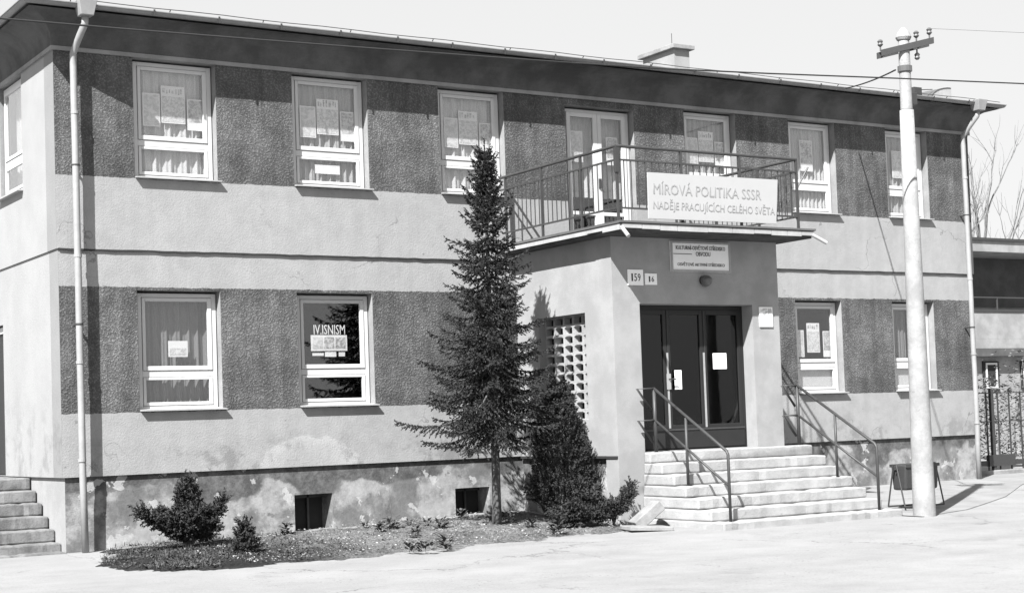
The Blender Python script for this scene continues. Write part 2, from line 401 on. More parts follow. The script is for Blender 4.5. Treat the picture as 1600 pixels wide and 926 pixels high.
# ------------------------------------------------------------------ ground
def sm(t): t = max(0.0, min(1.0, t)); return t * t * (3 - 2 * t)
def gz(x, y):
    base = 0.115 + 0.155 * sm((x - 0.0) / 8.0)
    if y >= -4.2: return 0.095 + (base - 0.095) * min(1.0, (y + 4.2) / 4.2) ** 1.3 if y < 0 else base
    return 0.095 * (1 - min(1.0, (-4.2 - y) / 10.0))
def graded(a, b, step, lo, hi):
    xs = []; x = a
    while x < b: xs.append(x); x += step
    xs.append(b); s = step; x = b
    while x < hi: s *= 1.5; x += s; xs.append(x)
    s = step; x = a; pre = []
    while x > lo: s *= 1.5; x -= s; pre.append(x)
    return pre[::-1] + xs
def sheet(name, xs, ys, f, mat):
    b = MB(); 
    for y in ys:
        for x in xs: b.v.append((x, y, f(x, y)))
    n = len(xs)
    for j in range(len(ys) - 1):
        for i in range(n - 1):
            b.f.append((j*n+i, j*n+i+1, (j+1)*n+i+1, (j+1)*n+i)); b.mi.append(0)
    return b.build(name, mat, smooth=True)
structure(sheet('ground', graded(-8, 26, 0.5, -700, 900), graded(-22, 3, 0.35, -700, 900), gz, 'ground'))

def poly_sheet(name, poly, mat, h, step=0.12, edge=0.25, noise=0.0, seed=1):
    """mounded sheet inside a polygon, following the ground; fades to just under ground level at its border"""
    rnd = random.Random(seed)
    def inside(x, y):
        c = False; n = len(poly)
        for i in range(n):
            x1, y1 = poly[i]; x2, y2 = poly[(i+1) % n]
            if (y1 > y) != (y2 > y) and x < (x2-x1)*(y-y1)/(y2-y1)+x1: c = not c
        return c
    def dist(x, y):
        best = 9
        for i in range(len(poly)):
            a = Vector(poly[i]); b2 = Vector(poly[(i+1) % len(poly)]); p = Vector((x, y)); ab = b2 - a
            t = max(0, min(1, (p-a).dot(ab)/ab.dot(ab))); best = min(best, (p-a-ab*t).length)
        return best
    x0 = min(p[0] for p in poly) - .4; x1 = max(p[0] for p in poly) + .4; y0 = min(p[1] for p in poly) - .4; y1 = max(p[1] for p in poly) + .4
    nx = int((x1-x0)/step); ny = int((y1-y0)/step); b = MB(); idx = {}
    for j in range(ny + 1):
        for i in range(nx + 1):
            x = x0 + i*step; y = y0 + j*step
            d = dist(x, y) if inside(x, y) else -dist(x, y)
            d += rnd.uniform(-.05, .05) + .10 * math.sin(x * 4.3 + y * 2) + .06 * math.sin(x * 11.7 - y * 7)
            if d < -0.16: continue
            z = gz(x, y) + h * (sm(d / edge) if d > 0 else d * 0.8) + (rnd.uniform(-noise, noise) if d > .05 else -0.004)
            idx[i, j] = len(b.v); b.v.append((x, y, z))
    for (i, j) in list(idx):
        k = [(i, j), (i+1, j), (i+1, j+1), (i, j+1)]
        if all(q in idx for q in k): b.f.append(tuple(idx[q] for q in k)); b.mi.append(0)
    return b.build(name, mat, smooth=True), inside
BED = [(0.62, -0.05), (0.1, -1.3), (-0.2, -2.3), (-0.35, -3.0), (-0.1, -3.65), (0.5, -4.0), (2.6, -3.95), (4.3, -3.7), (5.8, -3.5), (6.9, -3.45), (7.1, -2.7), (7.08, -0.05)]
bed, in_bed = poly_sheet('flower_bed', BED, 'soil', 0.045, 0.07, 0.45, 0.016, 3)
structure(bed)
# raised pavement beside the entrance, running to the gate
def pavement():
    P = [(10.75, -4.75), (12.2, -4.25), (14.6, -2.9), (16.6, -1.5), (18.4, -0.35), (24.0, -0.2)]
    B = [(10.75, -2.4), (12.2, -0.02), (14.6, -0.02), (16.6, -0.02), (18.4, 0.8), (24.0, 0.8)]
    b = MB(); top = 0.012
    for i in range(len(P) - 1):
        n = 6
        for k in range(n):
            t0, t1 = k / n, (k + 1) / n
            f0 = [P[i][q] + (P[i+1][q] - P[i][q]) * t0 for q in (0, 1)]; f1 = [P[i][q] + (P[i+1][q] - P[i][q]) * t1 for q in (0, 1)]
            g0 = [B[i][q] + (B[i+1][q] - B[i][q]) * t0 for q in (0, 1)]; g1 = [B[i][q] + (B[i+1][q] - B[i][q]) * t1 for q in (0, 1)]
            prev0, prev1 = f0, f1
            b.quad([(f0[0], f0[1], gz(*f0) - .05), (f1[0], f1[1], gz(*f1) - .05), (f1[0], f1[1], gz(*f1) + top), (f0[0], f0[1], gz(*f0) + top)])
            for s in range(8):
                a0 = [f0[q] + (g0[q] - f0[q]) * (s + 1) / 8 for q in (0, 1)]; a1 = [f1[q] + (g1[q] - f1[q]) * (s + 1) / 8 for q in (0, 1)]
                b.quad([(*prev0, gz(*prev0) + top), (*prev1, gz(*prev1) + top), (*a1, gz(*a1) + top), (*a0, gz(*a0) + top)]); prev0, prev1 = a0, a1
    return structure(b.build('pavement', 'pave'))
pavement()

# ------------------------------------------------------------------ the building
BL = thing('municipal_building', 'two-storey rendered public building with dark roughcast bands and entrance porch', 'building')
LEN, DEP = 17.35, 10.0
Z_PL, Z_ST, Z_COVE = 1.098, 4.11, 6.80
REC = 0.14
WX = dict(a=(1.129, 2.256), b=(3.481, 4.621), c=(5.89, 6.991), d=(8.206, 9.494), e=(10.597, 11.645), f=(12.909, 13.929), g=(15.242, 16.238))
U0, U1, L0, L1, ZF = 5.115, 6.725, 1.960, 3.548, 4.36
up_holes = {k: (v[0] - .05, v[1] + .015, (U0 if k != 'd' else ZF), U1 + .03 if k != 'd' else 6.64) for k, v in WX.items()}
lo_holes = {k: (WX[k][0] - .05, WX[k][1] + .015, L0, L1 + .03) for k in 'abfg'}

def wall(name, axis, c, s0, s1, z0, z1, holes, thick, mats, parent=BL):
    """axis 'x': wall along X at y=c, outside towards -Y; axis 'y': along Y at x=c, outside towards -X. thick goes inwards"""
    ss = sorted({s0, s1, *[h[0] for h in holes], *[h[1] for h in holes]}); zs = sorted({z0, z1, *[h[2] for h in holes], *[h[3] for h in holes]})
    P = (lambda s, d, z: (s, c + d, z)) if axis == 'x' else (lambda s, d, z: (c + d, s, z))
    b = MB()
    for i in range(len(ss) - 1):
        for j in range(len(zs) - 1):
            a0, a1, q0, q1 = ss[i], ss[i+1], zs[j], zs[j+1]; mx, mz = (a0+a1)/2, (q0+q1)/2
            if any(h[0] < mx < h[1] and h[2] < mz < h[3] for h in holes): continue
            b.quad([P(a0,0,q0), P(a1,0,q0), P(a1,0,q1), P(a0,0,q1)]); b.quad([P(a0,thick,q0), P(a0,thick,q1), P(a1,thick,q1), P(a1,thick,q0)], 2)
    for h in holes:
        b.quad([P(h[0],0,h[2]), P(h[0],thick,h[2]), P(h[0],thick,h[3]), P(h[0],0,h[3])], 1)
        b.quad([P(h[1],0,h[2]), P(h[1],0,h[3]), P(h[1],thick,h[3]), P(h[1],thick,h[2])], 1)
        b.quad([P(h[0],0,h[3]), P(h[0],thick,h[3]), P(h[1],thick,h[3]), P(h[1],0,h[3])], 1)
        b.quad([P(h[0],0,h[2]), P(h[1],0,h[2]), P(h[1],thick,h[2]), P(h[0],thick,h[2])], 1)
    for s in (s0, s1): b.quad([P(s,0,z0), P(s,thick,z0), P(s,thick,z1), P(s,0,z1)])
    for z in (z0, z1): b.quad([P(s0,0,z), P(s1,0,z), P(s1,thick,z), P(s0,thick,z)])
    return b.build(name, mats, parent, fixn=False)
TH = 0.42
w_ = wall('upper_wall', 'x', 0.0, 0.0, LEN, Z_ST, 7.2, list(up_holes.values()), TH, ['facade', 'reveal', 'dark'])
w_['label'] = 'upper front wall with grey roughcast between the windows'
w_ = wall('lower_wall', 'x', 0.022, 0.022, LEN - .022, Z_PL, Z_ST, list(lo_holes.values()), TH, ['facade', 'reveal', 'dark'])
w_['label'] = 'lower front wall with dark roughcast band'
BASEW = [(3.325, 3.92, 0.16, 0.70), (5.955, 6.56, 0.16, 0.66)]
w_ = wall('plinth', 'x', 0.062, 0.062, LEN - .062, -0.3, Z_PL, BASEW, TH, ['plinth', 'plinth', 'dark'])
w_['label'] = 'stained flaking plinth'
EW = [(1.56, 2.72, U0, U1 + .03)]; ED = [(2.83, 3.9, 1.10, 3.3)]
wall('end_wall', 'y', 0.0, TH, DEP, Z_ST, 7.2, EW, TH, ['end', 'reveal', 'dark'])
wall('end_wall', 'y', 0.022, 0.022 + TH, DEP, Z_PL, Z_ST, ED, TH, ['end', 'reveal', 'dark'])
wall('end_plinth', 'y', 0.062, 0.062 + TH, DEP, -0.3, Z_PL, [], TH, ['plaster', 'reveal', 'dark'])
# corner returns of the front walls belong to the end face: thin plaster skins
MB().box(-0.003, 0.0, 0.0, TH, Z_ST, 7.2).build('corner_plaster', 'end', BL)
MB().box(0.019, 0.022, 0.022, TH + .022, Z_PL, Z_ST).build('corner_plaster', 'end', BL)
MB().box(0.059, 0.062, 0.062, TH + .062, -0.3, Z_PL).build('corner_plaster', 'plaster', BL)
b = MB().box(LEN - TH, LEN - .02, TH, DEP, -0.3, 7.2); b.build('far_end_wall', 'plaster', BL)
b = MB().box(TH, LEN - TH, DEP - .35, DEP - .003, -0.3, 7.2); b.build('back_wall', 'plaster', BL)
MB().box(TH + .03, LEN - TH - .003, TH + .07, DEP - .36, 3.72, 4.10).build('floor_slab', 'dark', BL)
MB().box(TH + .03, LEN - TH - .003, TH + .07, DEP - .36, 0.7, 1.05).build('floor_slab', 'dark', BL)
MB().box(TH + .03, LEN - TH - .003, 4.4, 4.5, 1.06, 7.1).build('partition', 'dark', BL)

rnd = random.Random(17); x = .02
sj = None
b = MB(); n = 120
for i in range(n + 1):
    xx = .02 + (LEN - .04) * i / n; t = .012 + .010 * rnd.random(); o_ = rnd.uniform(-.004, .004)
    b.v += [(xx, -.004, Z_ST + o_ - t), (xx, -.004, Z_ST + o_ + .004), (xx, .03, Z_ST + o_ + .004), (xx, .03, Z_ST + o_ - t)]
for i in range(n):
    for j in range(4): b.f.append((i*4 + j, i*4 + (j+1) % 4, i*4 + 4 + (j+1) % 4, i*4 + 4 + j)); b.mi.append(0)
b.build('string_line', 'nearblack', BL)  # irregular near-black line along the string course
MB().box(-.034, LEN + .034, -.034, -.002, 6.745, 6.80).box(-.034, -.004, -.002, DEP, 6.745, 6.80).build('cornice_band', 'reveal', BL)
# cornice: concave cove with a bead, then gutter
OV = 0.42
def cove_profile(o, zb, zt, bead=0.022):
    p = [(0.0, zb), (-bead, zb), (-bead, zb + .045)]
    for k in range(0, 9):
        t = k / 8 * math.pi / 2
        p.append((-bead - (o - bead) * (1 - math.cos(t)), zb + .045 + (zt - zb - .045) * math.sin(t) ** 0.9))
    p.append((0.0, zt + 0.0)); return p
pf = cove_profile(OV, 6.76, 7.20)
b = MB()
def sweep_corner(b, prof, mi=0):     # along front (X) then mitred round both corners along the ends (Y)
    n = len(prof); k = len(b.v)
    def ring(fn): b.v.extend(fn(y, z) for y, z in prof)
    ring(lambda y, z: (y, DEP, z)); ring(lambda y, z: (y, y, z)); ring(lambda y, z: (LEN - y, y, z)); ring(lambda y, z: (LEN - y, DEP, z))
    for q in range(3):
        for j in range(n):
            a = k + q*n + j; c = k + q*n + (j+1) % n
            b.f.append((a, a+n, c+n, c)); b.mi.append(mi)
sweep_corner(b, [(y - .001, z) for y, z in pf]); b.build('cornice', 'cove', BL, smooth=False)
# gutter: half-round trough with a rolled lip
g = MB(); gp = []
for k in range(9):
    t = math.pi + math.pi * k / 8; gp.append((-OV - .05 + .048 * math.cos(t), 7.262 + .046 * math.sin(t)))
gi = [(y + (.006 if i < 4 else -.006 if i > 4 else 0), z + .006) for i, (y, z) in enumerate(gp)]
gp2 = [(gp[0][0], gp[0][1] + .012), (gp[0][0] - .012, gp[0][1] + .012), (gp[0][0] - .012, gp[0][1])] + gp[0:]
sweep_corner(g, gp2 + gi[::-1])
gut = g.build('gutter', 'zinc', BL)
rnd = random.Random(5)
x = 0.3
while x < LEN:
    MB().box(x - .012, x + .012, -OV - .118, -OV - .108, 7.20, 7.29).build('gutter_bracket', 'iron', gut); x += 0.92
hold = MB().tube([(-.3 + i * 0.5, -OV - .10, 7.315 + .006 * math.sin(i * 1.7)) for i in range(37)], 0.006, 5)
lc = hold.build('lightning_conductor', 'iron', BL)
x = 0.1
while x < LEN:
    MB().tube([(x, -OV - .10, 7.315), (x, -OV - .02, 7.24)], 0.007, 5).build('conductor_clip', 'iron', lc); x += 1.35
# roof: low hip
b = MB(); e = OV + .03; zr = 7.235; rx = 4.8
A = [(-e, -e, zr), (LEN + e, -e, zr), (LEN + e, DEP + e, zr), (-e, DEP + e, zr)]; T0 = (rx, DEP / 2, zr + .75); T1 = (LEN - rx, DEP / 2, zr + .75)
b.quad([A[0], A[1], T1, T0]); b.quad([A[2], A[3], T0, T1]); b.quad([A[1], A[2], T1]); b.quad([A[3], A[0], T0]); b.quad([A[3], A[2], A[1], A[0]])
roof = b.build('roof', 'roof', BL)
cx0, cy0 = 13.0, 3.3
cp = U(1052, 68, 'Y', 3.3)
b = MB().box(cp.x + .05, cp.x + .42, 3.35, 4.35, 7.4, cp.z - .09); ch = b.build('chimney', 'plaster', roof)
MB().box(cp.x - .03, cp.x + .5, 3.27, 4.43, cp.z - .088, cp.z).build('chimney_cap', 'conc', roof, bevel=.01)
MB().tube([(cp.x + .2, 3.6, cp.z), (cp.x + .2, 3.6, cp.z + .28)], .007, 5).build('conductor_spike', 'iron', roof)
# curved sheet vent and a box on the roof edge near the far end
b = MB(); vx = U(1466, 150, 'Y', -.2).x
prof = [(.55 - .55 * math.cos(math.pi / 2 * k / 8), .26 * math.sin(math.pi / 2 * k / 8)) for k in range(9)]
for k in range(8):
    (a0, h0), (a1, h1) = prof[k], prof[k+1]
    b.quad([(vx - .35 + a0, -.35, 7.27 + h0), (vx - .35 + a1, -.35, 7.27 + h1), (vx - .35 + a1, .35, 7.30 + h1), (vx - .35 + a0, .35, 7.30 + h0)])
    b.quad([(vx - .35 + a0, -.335, 7.22), (vx - .35 + a1, -.335, 7.22), (vx - .35 + a1, -.335, 7.265 + h1), (vx - .35 + a0, -.335, 7.265 + h0)], 1)
b.build('roof_vent', ['roof', 'flash'], roof)
bx = U(1427, 146, 'Y', -.3)
MB().box(bx.x - .10, bx.x + .10, -.42, -.2, 7.23, 7.45).tube([(bx.x + .1, -.3, 7.43), (bx.x + .5, -.3, 7.47)], .01, 5).build('cable_entry_box', 'iron', roof, bevel=.01)

# downpipes with hopper boxes
def downpipe(x, zend, sgn):
    py = -.15
    b = MB().tube([(x, -OV - .06, 7.12), (x, -OV - .04, 7.02), (x - .05 * sgn, -.28, 6.82), (x - .07 * sgn, py, 6.68), (x - .07 * sgn, py, 6.5)] + [(x - .07 * sgn + .0012 * k, py + .004 * math.sin(k * 2.1), 6.5 - (6.5 - 1.15) * k / 10) for k in range(1, 11)] + [(x - .05 * sgn, py + .02, .95), (x - .03 * sgn, py + .04, zend)], .046, 14)
    p = b.build('downpipe', 'pipe', BL, smooth=True)
    for z in (5.9, 4.0, 2.6, 1.32):
        MB().tube([(x - .07 * sgn + .006, py, z - .02), (x - .07 * sgn + .006, py, z + .02)], .053, 14).build('pipe_joint', 'pipe', p, smooth=False)
    for z in (5.2, 3.1):
        MB().tube([(x - .07 * sgn + .006, py, z - .012), (x - .07 * sgn + .006, py, z + .012)], .051, 14).box(x - .085 * sgn, x - .055 * sgn, py + .05, 0.02, z - .012, z + .012).build('pipe_clamp', 'iron', p)
    h = MB(); z0, z1, s0, s1 = 7.11, 7.31, .085, .125
    yc = -OV - .08
    h.v += [(x - s0, yc - s0, z0), (x + s0, yc - s0, z0), (x + s0, yc + s0, z0), (x - s0, yc + s0, z0), (x - s1, yc - s1, z1), (x + s1, yc - s1, z1), (x + s1, yc + s1, z1), (x - s1, yc + s1, z1)]
    for f in ((0,3,2,1),(4,5,6,7),(0,1,5,4),(1,2,6,5),(2,3,7,6),(3,0,4,7)): h.f.append(f); h.mi.append(0)
    h.build('hopper', 'pipe', p, bevel=.008)
downpipe(0.295, 0.10, 1); downpipe(17.13, 0.22, 1)

# ------------------------------------------------------------------ windows
def frame_box(b, x0, x1, z0, z1, y0, y1, l, r, t, bt):
    b.box(x0, x0 + l, y0, y1, z0, z1); b.box(x1 - r, x1, y0, y1, z0, z1)
    b.box(x0 + l, x1 - r, y0, y1, z1 - t, z1); b.box(x0 + l, x1 - r, y0, y1, z0, z0 + bt); return b
def window(x0, x1, z0, z1, yb, label, fanlight=None):
    y = yb + REC
    zm = z0 + (z1 - z0) * 0.31
    fr = frame_box(MB(), x0, x1, z0, z1, y, y + .07, .055, .065, .055, .05)
    fr.box(x0 + .055, x1 - .065, y + .001, y + .069, zm - .05, zm + .035)
    wdw = fr.build('window', 'white', BL, bevel=.004); wdw['label'] = label
    s1 = frame_box(MB(), x0 + .06, x1 - .07, zm + .04, z1 - .06, y - .012, y + .035, .045, .06, .05, .06).build('upper_sash', 'white', wdw, bevel=.005)
    s2 = frame_box(MB(), x0 + .06, x1 - .07, z0 + .055, zm - .055, y - .008, y + .035, .04, .05, .035, .045).build('lower_sash', 'white', wdw, bevel=.005)
    MB().box(x0 + .105, x1 - .13, y + .010, y + .014, zm + .10, z1 - .11).build('pane', 'glass', wdw)
    MB().box(x0 + .10, x1 - .12, y + .010, y + .014, z0 + .10, zm - .09).build('pane', 'glass', wdw)
    si = MB(); si.v += [(x0 - .045, yb - .075, z0 - .022), (x1 + .05, yb - .075, z0 - .022), (x1 + .012, y + .02, z0 + .0), (x0 - .045, y + .02, z0 + .0),
                       (x0 - .045, yb - .075, z0 - .004), (x1 + .05, yb - .075, z0 - .004), (x1 + .012, y + .02, z0 + .016), (x0 - .045, y + .02, z0 + .016)]
    for f in ((0,3,2,1),(4,5,6,7),(0,1,5,4),(1,2,6,5),(2,3,7,6),(3,0,4,7)): si.f.append(f); si.mi.append(0)
    si.build('sill', 'sill', wdw)
    return wdw, y, zm
def curtain(x0, x1, z0, z1, y, label, mat='net', seed=1, folds=9):
    rnd = random.Random(seed); n = 90; b = MB(); ph = rnd.uniform(0, 6)
    xs = [x0 + (x1 - x0) * i / n for i in range(n + 1)]
    off = [0.022 * math.sin(ph + i / n * folds * 6.28 + 1.3 * math.sin(i / n * 7 + ph)) + .012 * math.sin(i / n * folds * 15 + ph) for i in range(n + 1)]
    for z, k in ((z0, 1.15), ((z0+z1)/2, 1.0), (z1, .7)):
        for i in range(n + 1): b.v.append((xs[i], y + off[i] * k, z))
    for j in range(2):
        for i in range(n): b.f.append((j*(n+1)+i, j*(n+1)+i+1, (j+1)*(n+1)+i+1, (j+1)*(n+1)+i)); b.mi.append(0)
    o = b.build('curtain', mat, smooth=True, fixn=False)
    return tag(o, label, 'curtain')
def poster(x, z, wd, ht, y, kind, where):
    """kind A: portrait, B: tall sheet with a broken heading, C: picture over a wide white margin"""
    lab = {'A': 'narrow grey portrait poster in ', 'B': 'tall middle poster with ornate heading in ', 'C': 'poster with broad white lower margin in '}[kind] + where
    t = thing('poster', lab, 'poster', (x, y, z - ht / 2))
    rel(MB().box(x - wd/2, x + wd/2, y, y + .002, z - ht/2, z + ht/2).build('sheet', 'paper'), t)
    i = .018
    if kind == 'A': rel(MB().box(x - wd/2 + i, x + wd/2 - i, y - .002, y - .0005, z - ht/2 + i, z + ht/2 - i).build('picture', 'printA'), t)
    elif kind == 'B':
        rel(MB().box(x - wd/2 + i*.6, x + wd/2 - i*.6, y - .002, y - .0005, z - ht/2 + i, z + ht*.22).build('picture', 'printB'), t)
        h = MB(); rnd = random.Random(int(x * 100)); xx = x - wd/2 + .02
        while xx < x + wd/2 - .04:
            w2 = rnd.uniform(.015, .045); h.box(xx, xx + w2, y - .002, y - .0005, z + ht*.28 + rnd.uniform(0, .02), z + ht*.44 + rnd.uniform(-.03, .02)); xx += w2 + rnd.uniform(.01, .025)
        rel(h.build('heading', 'printC'), t)
    else: rel(MB().box(x - wd/2 + i, x + wd/2 - i, y - .002, y - .0005, z - ht*.24, z + ht/2 - i).build('picture', 'printC'), t)
    return t
WHERE = dict(a='upper window above the dark juniper', b='second upper window along from the side steps', c='upper window behind the spruce tip',
             e='window next to the balcony door', f='upper window between balcony and concrete pole', g='upper window behind the concrete pole')
for k, (x0, x1) in WX.items():
    if k == 'd': continue
    wd, y, zm = window(x0, x1, U0, U1, 0.0, 'white framed ' + WHERE[k])
    curtain(x0 + .03, x1 - .03, U0 + .03, U1 - .03, y + .085, 'pale net curtain hanging in ' + WHERE[k], {'b': 'mnet', 'e': 'mnet', 'g': 'mnet'}.get(k, 'net'), ord(k) * 7, {'a': 6, 'b': 9, 'c': 5, 'e': 8, 'f': 11, 'g': 7}[k])
    W = x1 - x0; cx = (x0 + x1) / 2 + .01; py = y + .025
    if k in 'abce':
        s = W / 1.13
        poster(cx - .31 * s, 6.08, .25 * s, .46, py, 'A', WHERE[k]); poster(cx + .005 * s, 6.17, .345 * s, .52, py, 'B', WHERE[k]); poster(cx + .325 * s, 6.05, .235 * s, .44, py, 'C', WHERE[k])
    elif k == 'f': poster(cx - .03, 6.15, .3, .55, py, 'C', WHERE[k])
    else: poster(cx - .12, 6.12, .26, .5, py, 'A', WHERE[k])
    if k == 'b':
        t = tag(MB().box(cx - .22, cx + .18, py, py + .004, 5.33, 5.46).build('notice_card', 'paper'), 'small white card in the lower pane of ' + WHERE[k], 'card')
WL = dict(a='ground-floor window above the dark juniper', b='ground-floor window over the basement opening', f='ground-floor window beside the entrance handrail', g='ground-floor window behind the concrete pole')
for k in 'abfg':
    x0, x1 = WX[k]
    wd, y, zm = window(x0, x1, L0, L1, 0.022, 'white framed ' + WL[k])
    cx = (x0 + x1) / 2; py = y + .055
    if k == 'a':
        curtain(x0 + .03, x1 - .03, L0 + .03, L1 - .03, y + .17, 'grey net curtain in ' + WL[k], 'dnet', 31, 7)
        t = thing('poster', 'small white printed card in ' + WL[k], 'poster', (cx, py, 2.68))
        rel(MB().box(cx - .12, cx + .16, py, py + .002, 2.68, 2.90).build('sheet', 'paper'), t)
        rel(MB().box(cx - .10, cx + .14, py - .002, py - .0005, 2.70, 2.80).build('picture', 'printB'), t)
    elif k == 'b':
        t = thing('congress_poster', 'cut-out white sign with lettering over three pictures in dark ground-floor window', 'sign', (cx, py, 2.7))
        q0, q1 = cx - .33, cx + .25
        rel(MB().box(q0, q1, py, py + .003, 2.75, 2.98).build('board', 'paper'), t)
        text_mesh('lettering', 'IV.ISNISM', .2, 'paper', ((q0 + q1) / 2 + .01, py, 3.06), 'front', t, .50, .14)
        for i in range(3):
            xx = q0 + .03 + i * .18
            rel(MB().box(xx, xx + .16, py - .003, py - .0005, 2.785, 2.95).build('picture', ['printA', 'printC', 'printC'][i]), t)
        rel(MB().box(q0 + .02, q0 + .2, py, py + .003, 2.68, 2.72).build('caption_strip', 'paper'), t)
        rel(MB().box(q0 + .22, q0 + .40, py, py + .003, 2.665, 2.735).build('caption_strip', 'paper'), t)
        rel(MB().box(q0 + .44, q0 + .54, py, py + .003, 2.67, 2.73).build('caption_strip', 'paper'), t)
    elif k == 'f':
        poster(cx - .33, 2.83, .24, .47, py, 'A', WL[k]); poster(cx + .01, 2.93, .30, .52, py, 'B', WL[k]); poster(cx + .345, 2.82, .22, .46, py, 'C', WL[k])
        tag(MB().box(x0 + .06, x1 - .06, y + .06, y + .07, L0 + .06, zm - .04).build('white_screen_panel', 'net'), 'white half-height panel inside ' + WL[k], 'panel')
    else:
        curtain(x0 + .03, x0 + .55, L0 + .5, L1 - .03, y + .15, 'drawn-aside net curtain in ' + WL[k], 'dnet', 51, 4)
        tag(MB().box(x0 + .06, x1 - .06, y + .06, y + .07, L0 + .06, zm - .04).build('white_screen_panel', 'net'), 'white half-height panel inside ' + WL[k], 'panel')
# end-wall window
def end_window():
    y0, y1, z0, z1 = 1.60, 2.70, U0, U1; zm = z0 + (z1 - z0) * .31; x = .06
    b = MB()
    def fb(b, a0, a1, c0, c1, d0, d1, t): 
        b.box(d0, d1, a0, a0 + t, c0, c1); b.box(d0, d1, a1 - t, a1, c0, c1); b.box(d0, d1, a0 + t, a1 - t, c1 - t, c1); b.box(d0, d1, a0 + t, a1 - t, c0, c0 + t); return b
    fb(b, y0, y1, z0, z1, x, x + .07, .055).box(x + .001, x + .069, y0 + .055, y1 - .055, zm - .05, zm + .035)
    w2 = b.build('window', 'white', BL, bevel=.004); w2['label'] = 'white framed window in the pale end wall'
    fb(MB(), y0 + .06, y1 - .06, zm + .04, z1 - .06, x - .012, x + .03, .05).build('upper_sash', 'white', w2, bevel=.004)
    fb(MB(), y0 + .06, y1 - .06, z0 + .06, zm - .055, x - .008, x + .03, .045).build('lower_sash', 'white', w2, bevel=.004)
    MB().box(x + .008, x + .012, y0 + .11, y1 - .11, zm + .09, z1 - .11).build('pane', 'glass', w2)
    MB().box(x + .008, x + .012, y0 + .105, y1 - .105, z0 + .105, zm - .10).build('pane', 'glass', w2)
    MB().box(-.08, x + .02, y0 - .06, y1 + .06, z0 - .025, z0 - .003).build('sill', 'sill', w2)
    n = 40; b = MB()
    for z in (z0 + .04, z1 - .03):
        for i in range(n + 1): b.v.append((.24 + .02 * math.sin(i * 1.1), y0 + .03 + (y1 - y0 - .06) * i / n, z))
    for i in range(n): b.f.append((i, i+1, n+2+i, n+1+i)); b.mi.append(0)
    tag(b.build('curtain', 'net', smooth=True, fixn=False), 'pale net curtain in the window of the end wall', 'curtain')
end_window()
b = MB().box(.12, .17, 2.85, 3.88, 1.11, 3.28); dr = b.build('side_door', 'door', BL, bevel=.006)
MB().box(.09, .119, 2.84, 2.93, 1.11, 3.28).box(.09, .119, 3.80, 3.89, 1.11, 3.28).box(.09, .119, 2.93, 3.80, 3.19, 3.28).build('door_frame', 'white', dr)
MB().tube([(.10, 3.74, 2.1), (.06, 3.74, 2.1), (.06, 3.62, 2.1)], .01, 6).build('handle', 'iron', dr)

# balcony door: two glazed leaves under one head
def balcony_door():
    x0, x1 = WX['d']; z0, z1 = ZF, 6.61; y = REC; xm = (x0 + x1) / 2 + .01
    fr = frame_box(MB(), x0, x1, z0, z1, y, y + .08, .05, .065, .05, .05)
    d = fr.build('balcony_door', 'white', BL, bevel=.004); d['label'] = 'white double glazed balcony door'
    for a0, a1 in ((x0 + .053, xm - .002), (xm + .002, x1 - .068)):
        lf = frame_box(MB(), a0, a1, z0 + .053, z1 - .053, y - .02, y + .035, .075, .085, .07, .09)
        lf.box(a0 + .075, a1 - .085, y - .019, y + .034, 4.90, 4.96)
        l = lf.build('leaf', 'white', d, bevel=.005)
        MB().box(a0 + .073, a1 - .083, y + .006, y + .010, 4.962, z1 - .125).build('pane', 'glass', l)
        MB().box(a0 + .073, a1 - .083, y + .006, y + .010, z0 + .145, 4.898).build('pane', 'glass', l)
    MB().box(xm - .012, xm + .03, y - .05, y - .022, 5.35, 5.50).build('handle', 'iron', d)
    W = 'the balcony door'
    curtain(x0 + .05, x1 - .05, 5.22, z1 - .06, y + .2, 'pale net curtain behind the balcony door', 'net', 77, 9)
    poster(x0 + .29, 6.02, .24, .5, y + .06, 'A', 'one leaf of the balcony door'); poster(x1 - .3, 5.98, .23, .46, y + .06, 'C', 'one leaf of the balcony door')
balcony_door()
# basement openings
for (a0, a1, c0, c1) in BASEW:
    b = MB().box(a0 - .02, a1 + .02, .42, .45, c0 - .02, c1 + .02); bw_ = b.build('basement_window', 'nearblack', BL)
    MB().box(a0 + .33, a0 + .36, .36, .40, c0, c1).box(a0, a1, .36, .40, c1 - .06, c1 - .01).box(a0 + .02, a0 + .06, .36, .4, c0, c1 - .06).build('bar_frame', 'rail', bw_)

# ------------------------------------------------------------------ porch
PX0, PX1, PY = 7.12, 10.20, -2.55
DX0, DX1, DZ0, DZ1 = 7.585, 9.68, 1.135, 3.25
GR = (-1.845, -0.60, 1.62, 3.17)
ZS0, ZS1 = 4.20, 4.335          # balcony slab
p = wall('porch_front', 'x', PY, PX0, PX1, -0.3, ZS0, [(DX0, DX1, DZ0, DZ1)], .3, ['plaster', 'plaster', 'dark'])
p['label'] = 'pale plaster porch front around the doorway'
p = wall('porch_side', 'y', PX0, PY + .3, 0.0, Z_PL, ZS0, [GR], .3, ['plaster', 'plaster', 'dark'])
p['label'] = 'sunlit porch side with lattice opening'
wall('porch_side_plinth', 'y', PX0 + .045, PY + .3, 0.06, -0.3, Z_PL, [], .2, ['plinth', 'plaster', 'dark'])
MB().box(PX0 - .003, PX0, PY, PY + .3, -.3, ZS0).build('corner_plaster', 'plaster', BL)
MB().box(PX0 - .02, PX0 + .04, PY + .012, -.0, Z_PL - .035, Z_PL - .002).build('plinth_shade_strip', 'nearblack', BL)  # near-black strip paints the shade line at the top of the porch plinth
MB().box(PX1 - .3, PX1 - .003, PY + .302, 0.0, -.3, ZS0).build('porch_far_side', 'plaster', BL)
MB().box(PX0 + .31, PX1 - .31, PY + .31, -.01, .9, 1.12).build('porch_floor', 'dark', BL)
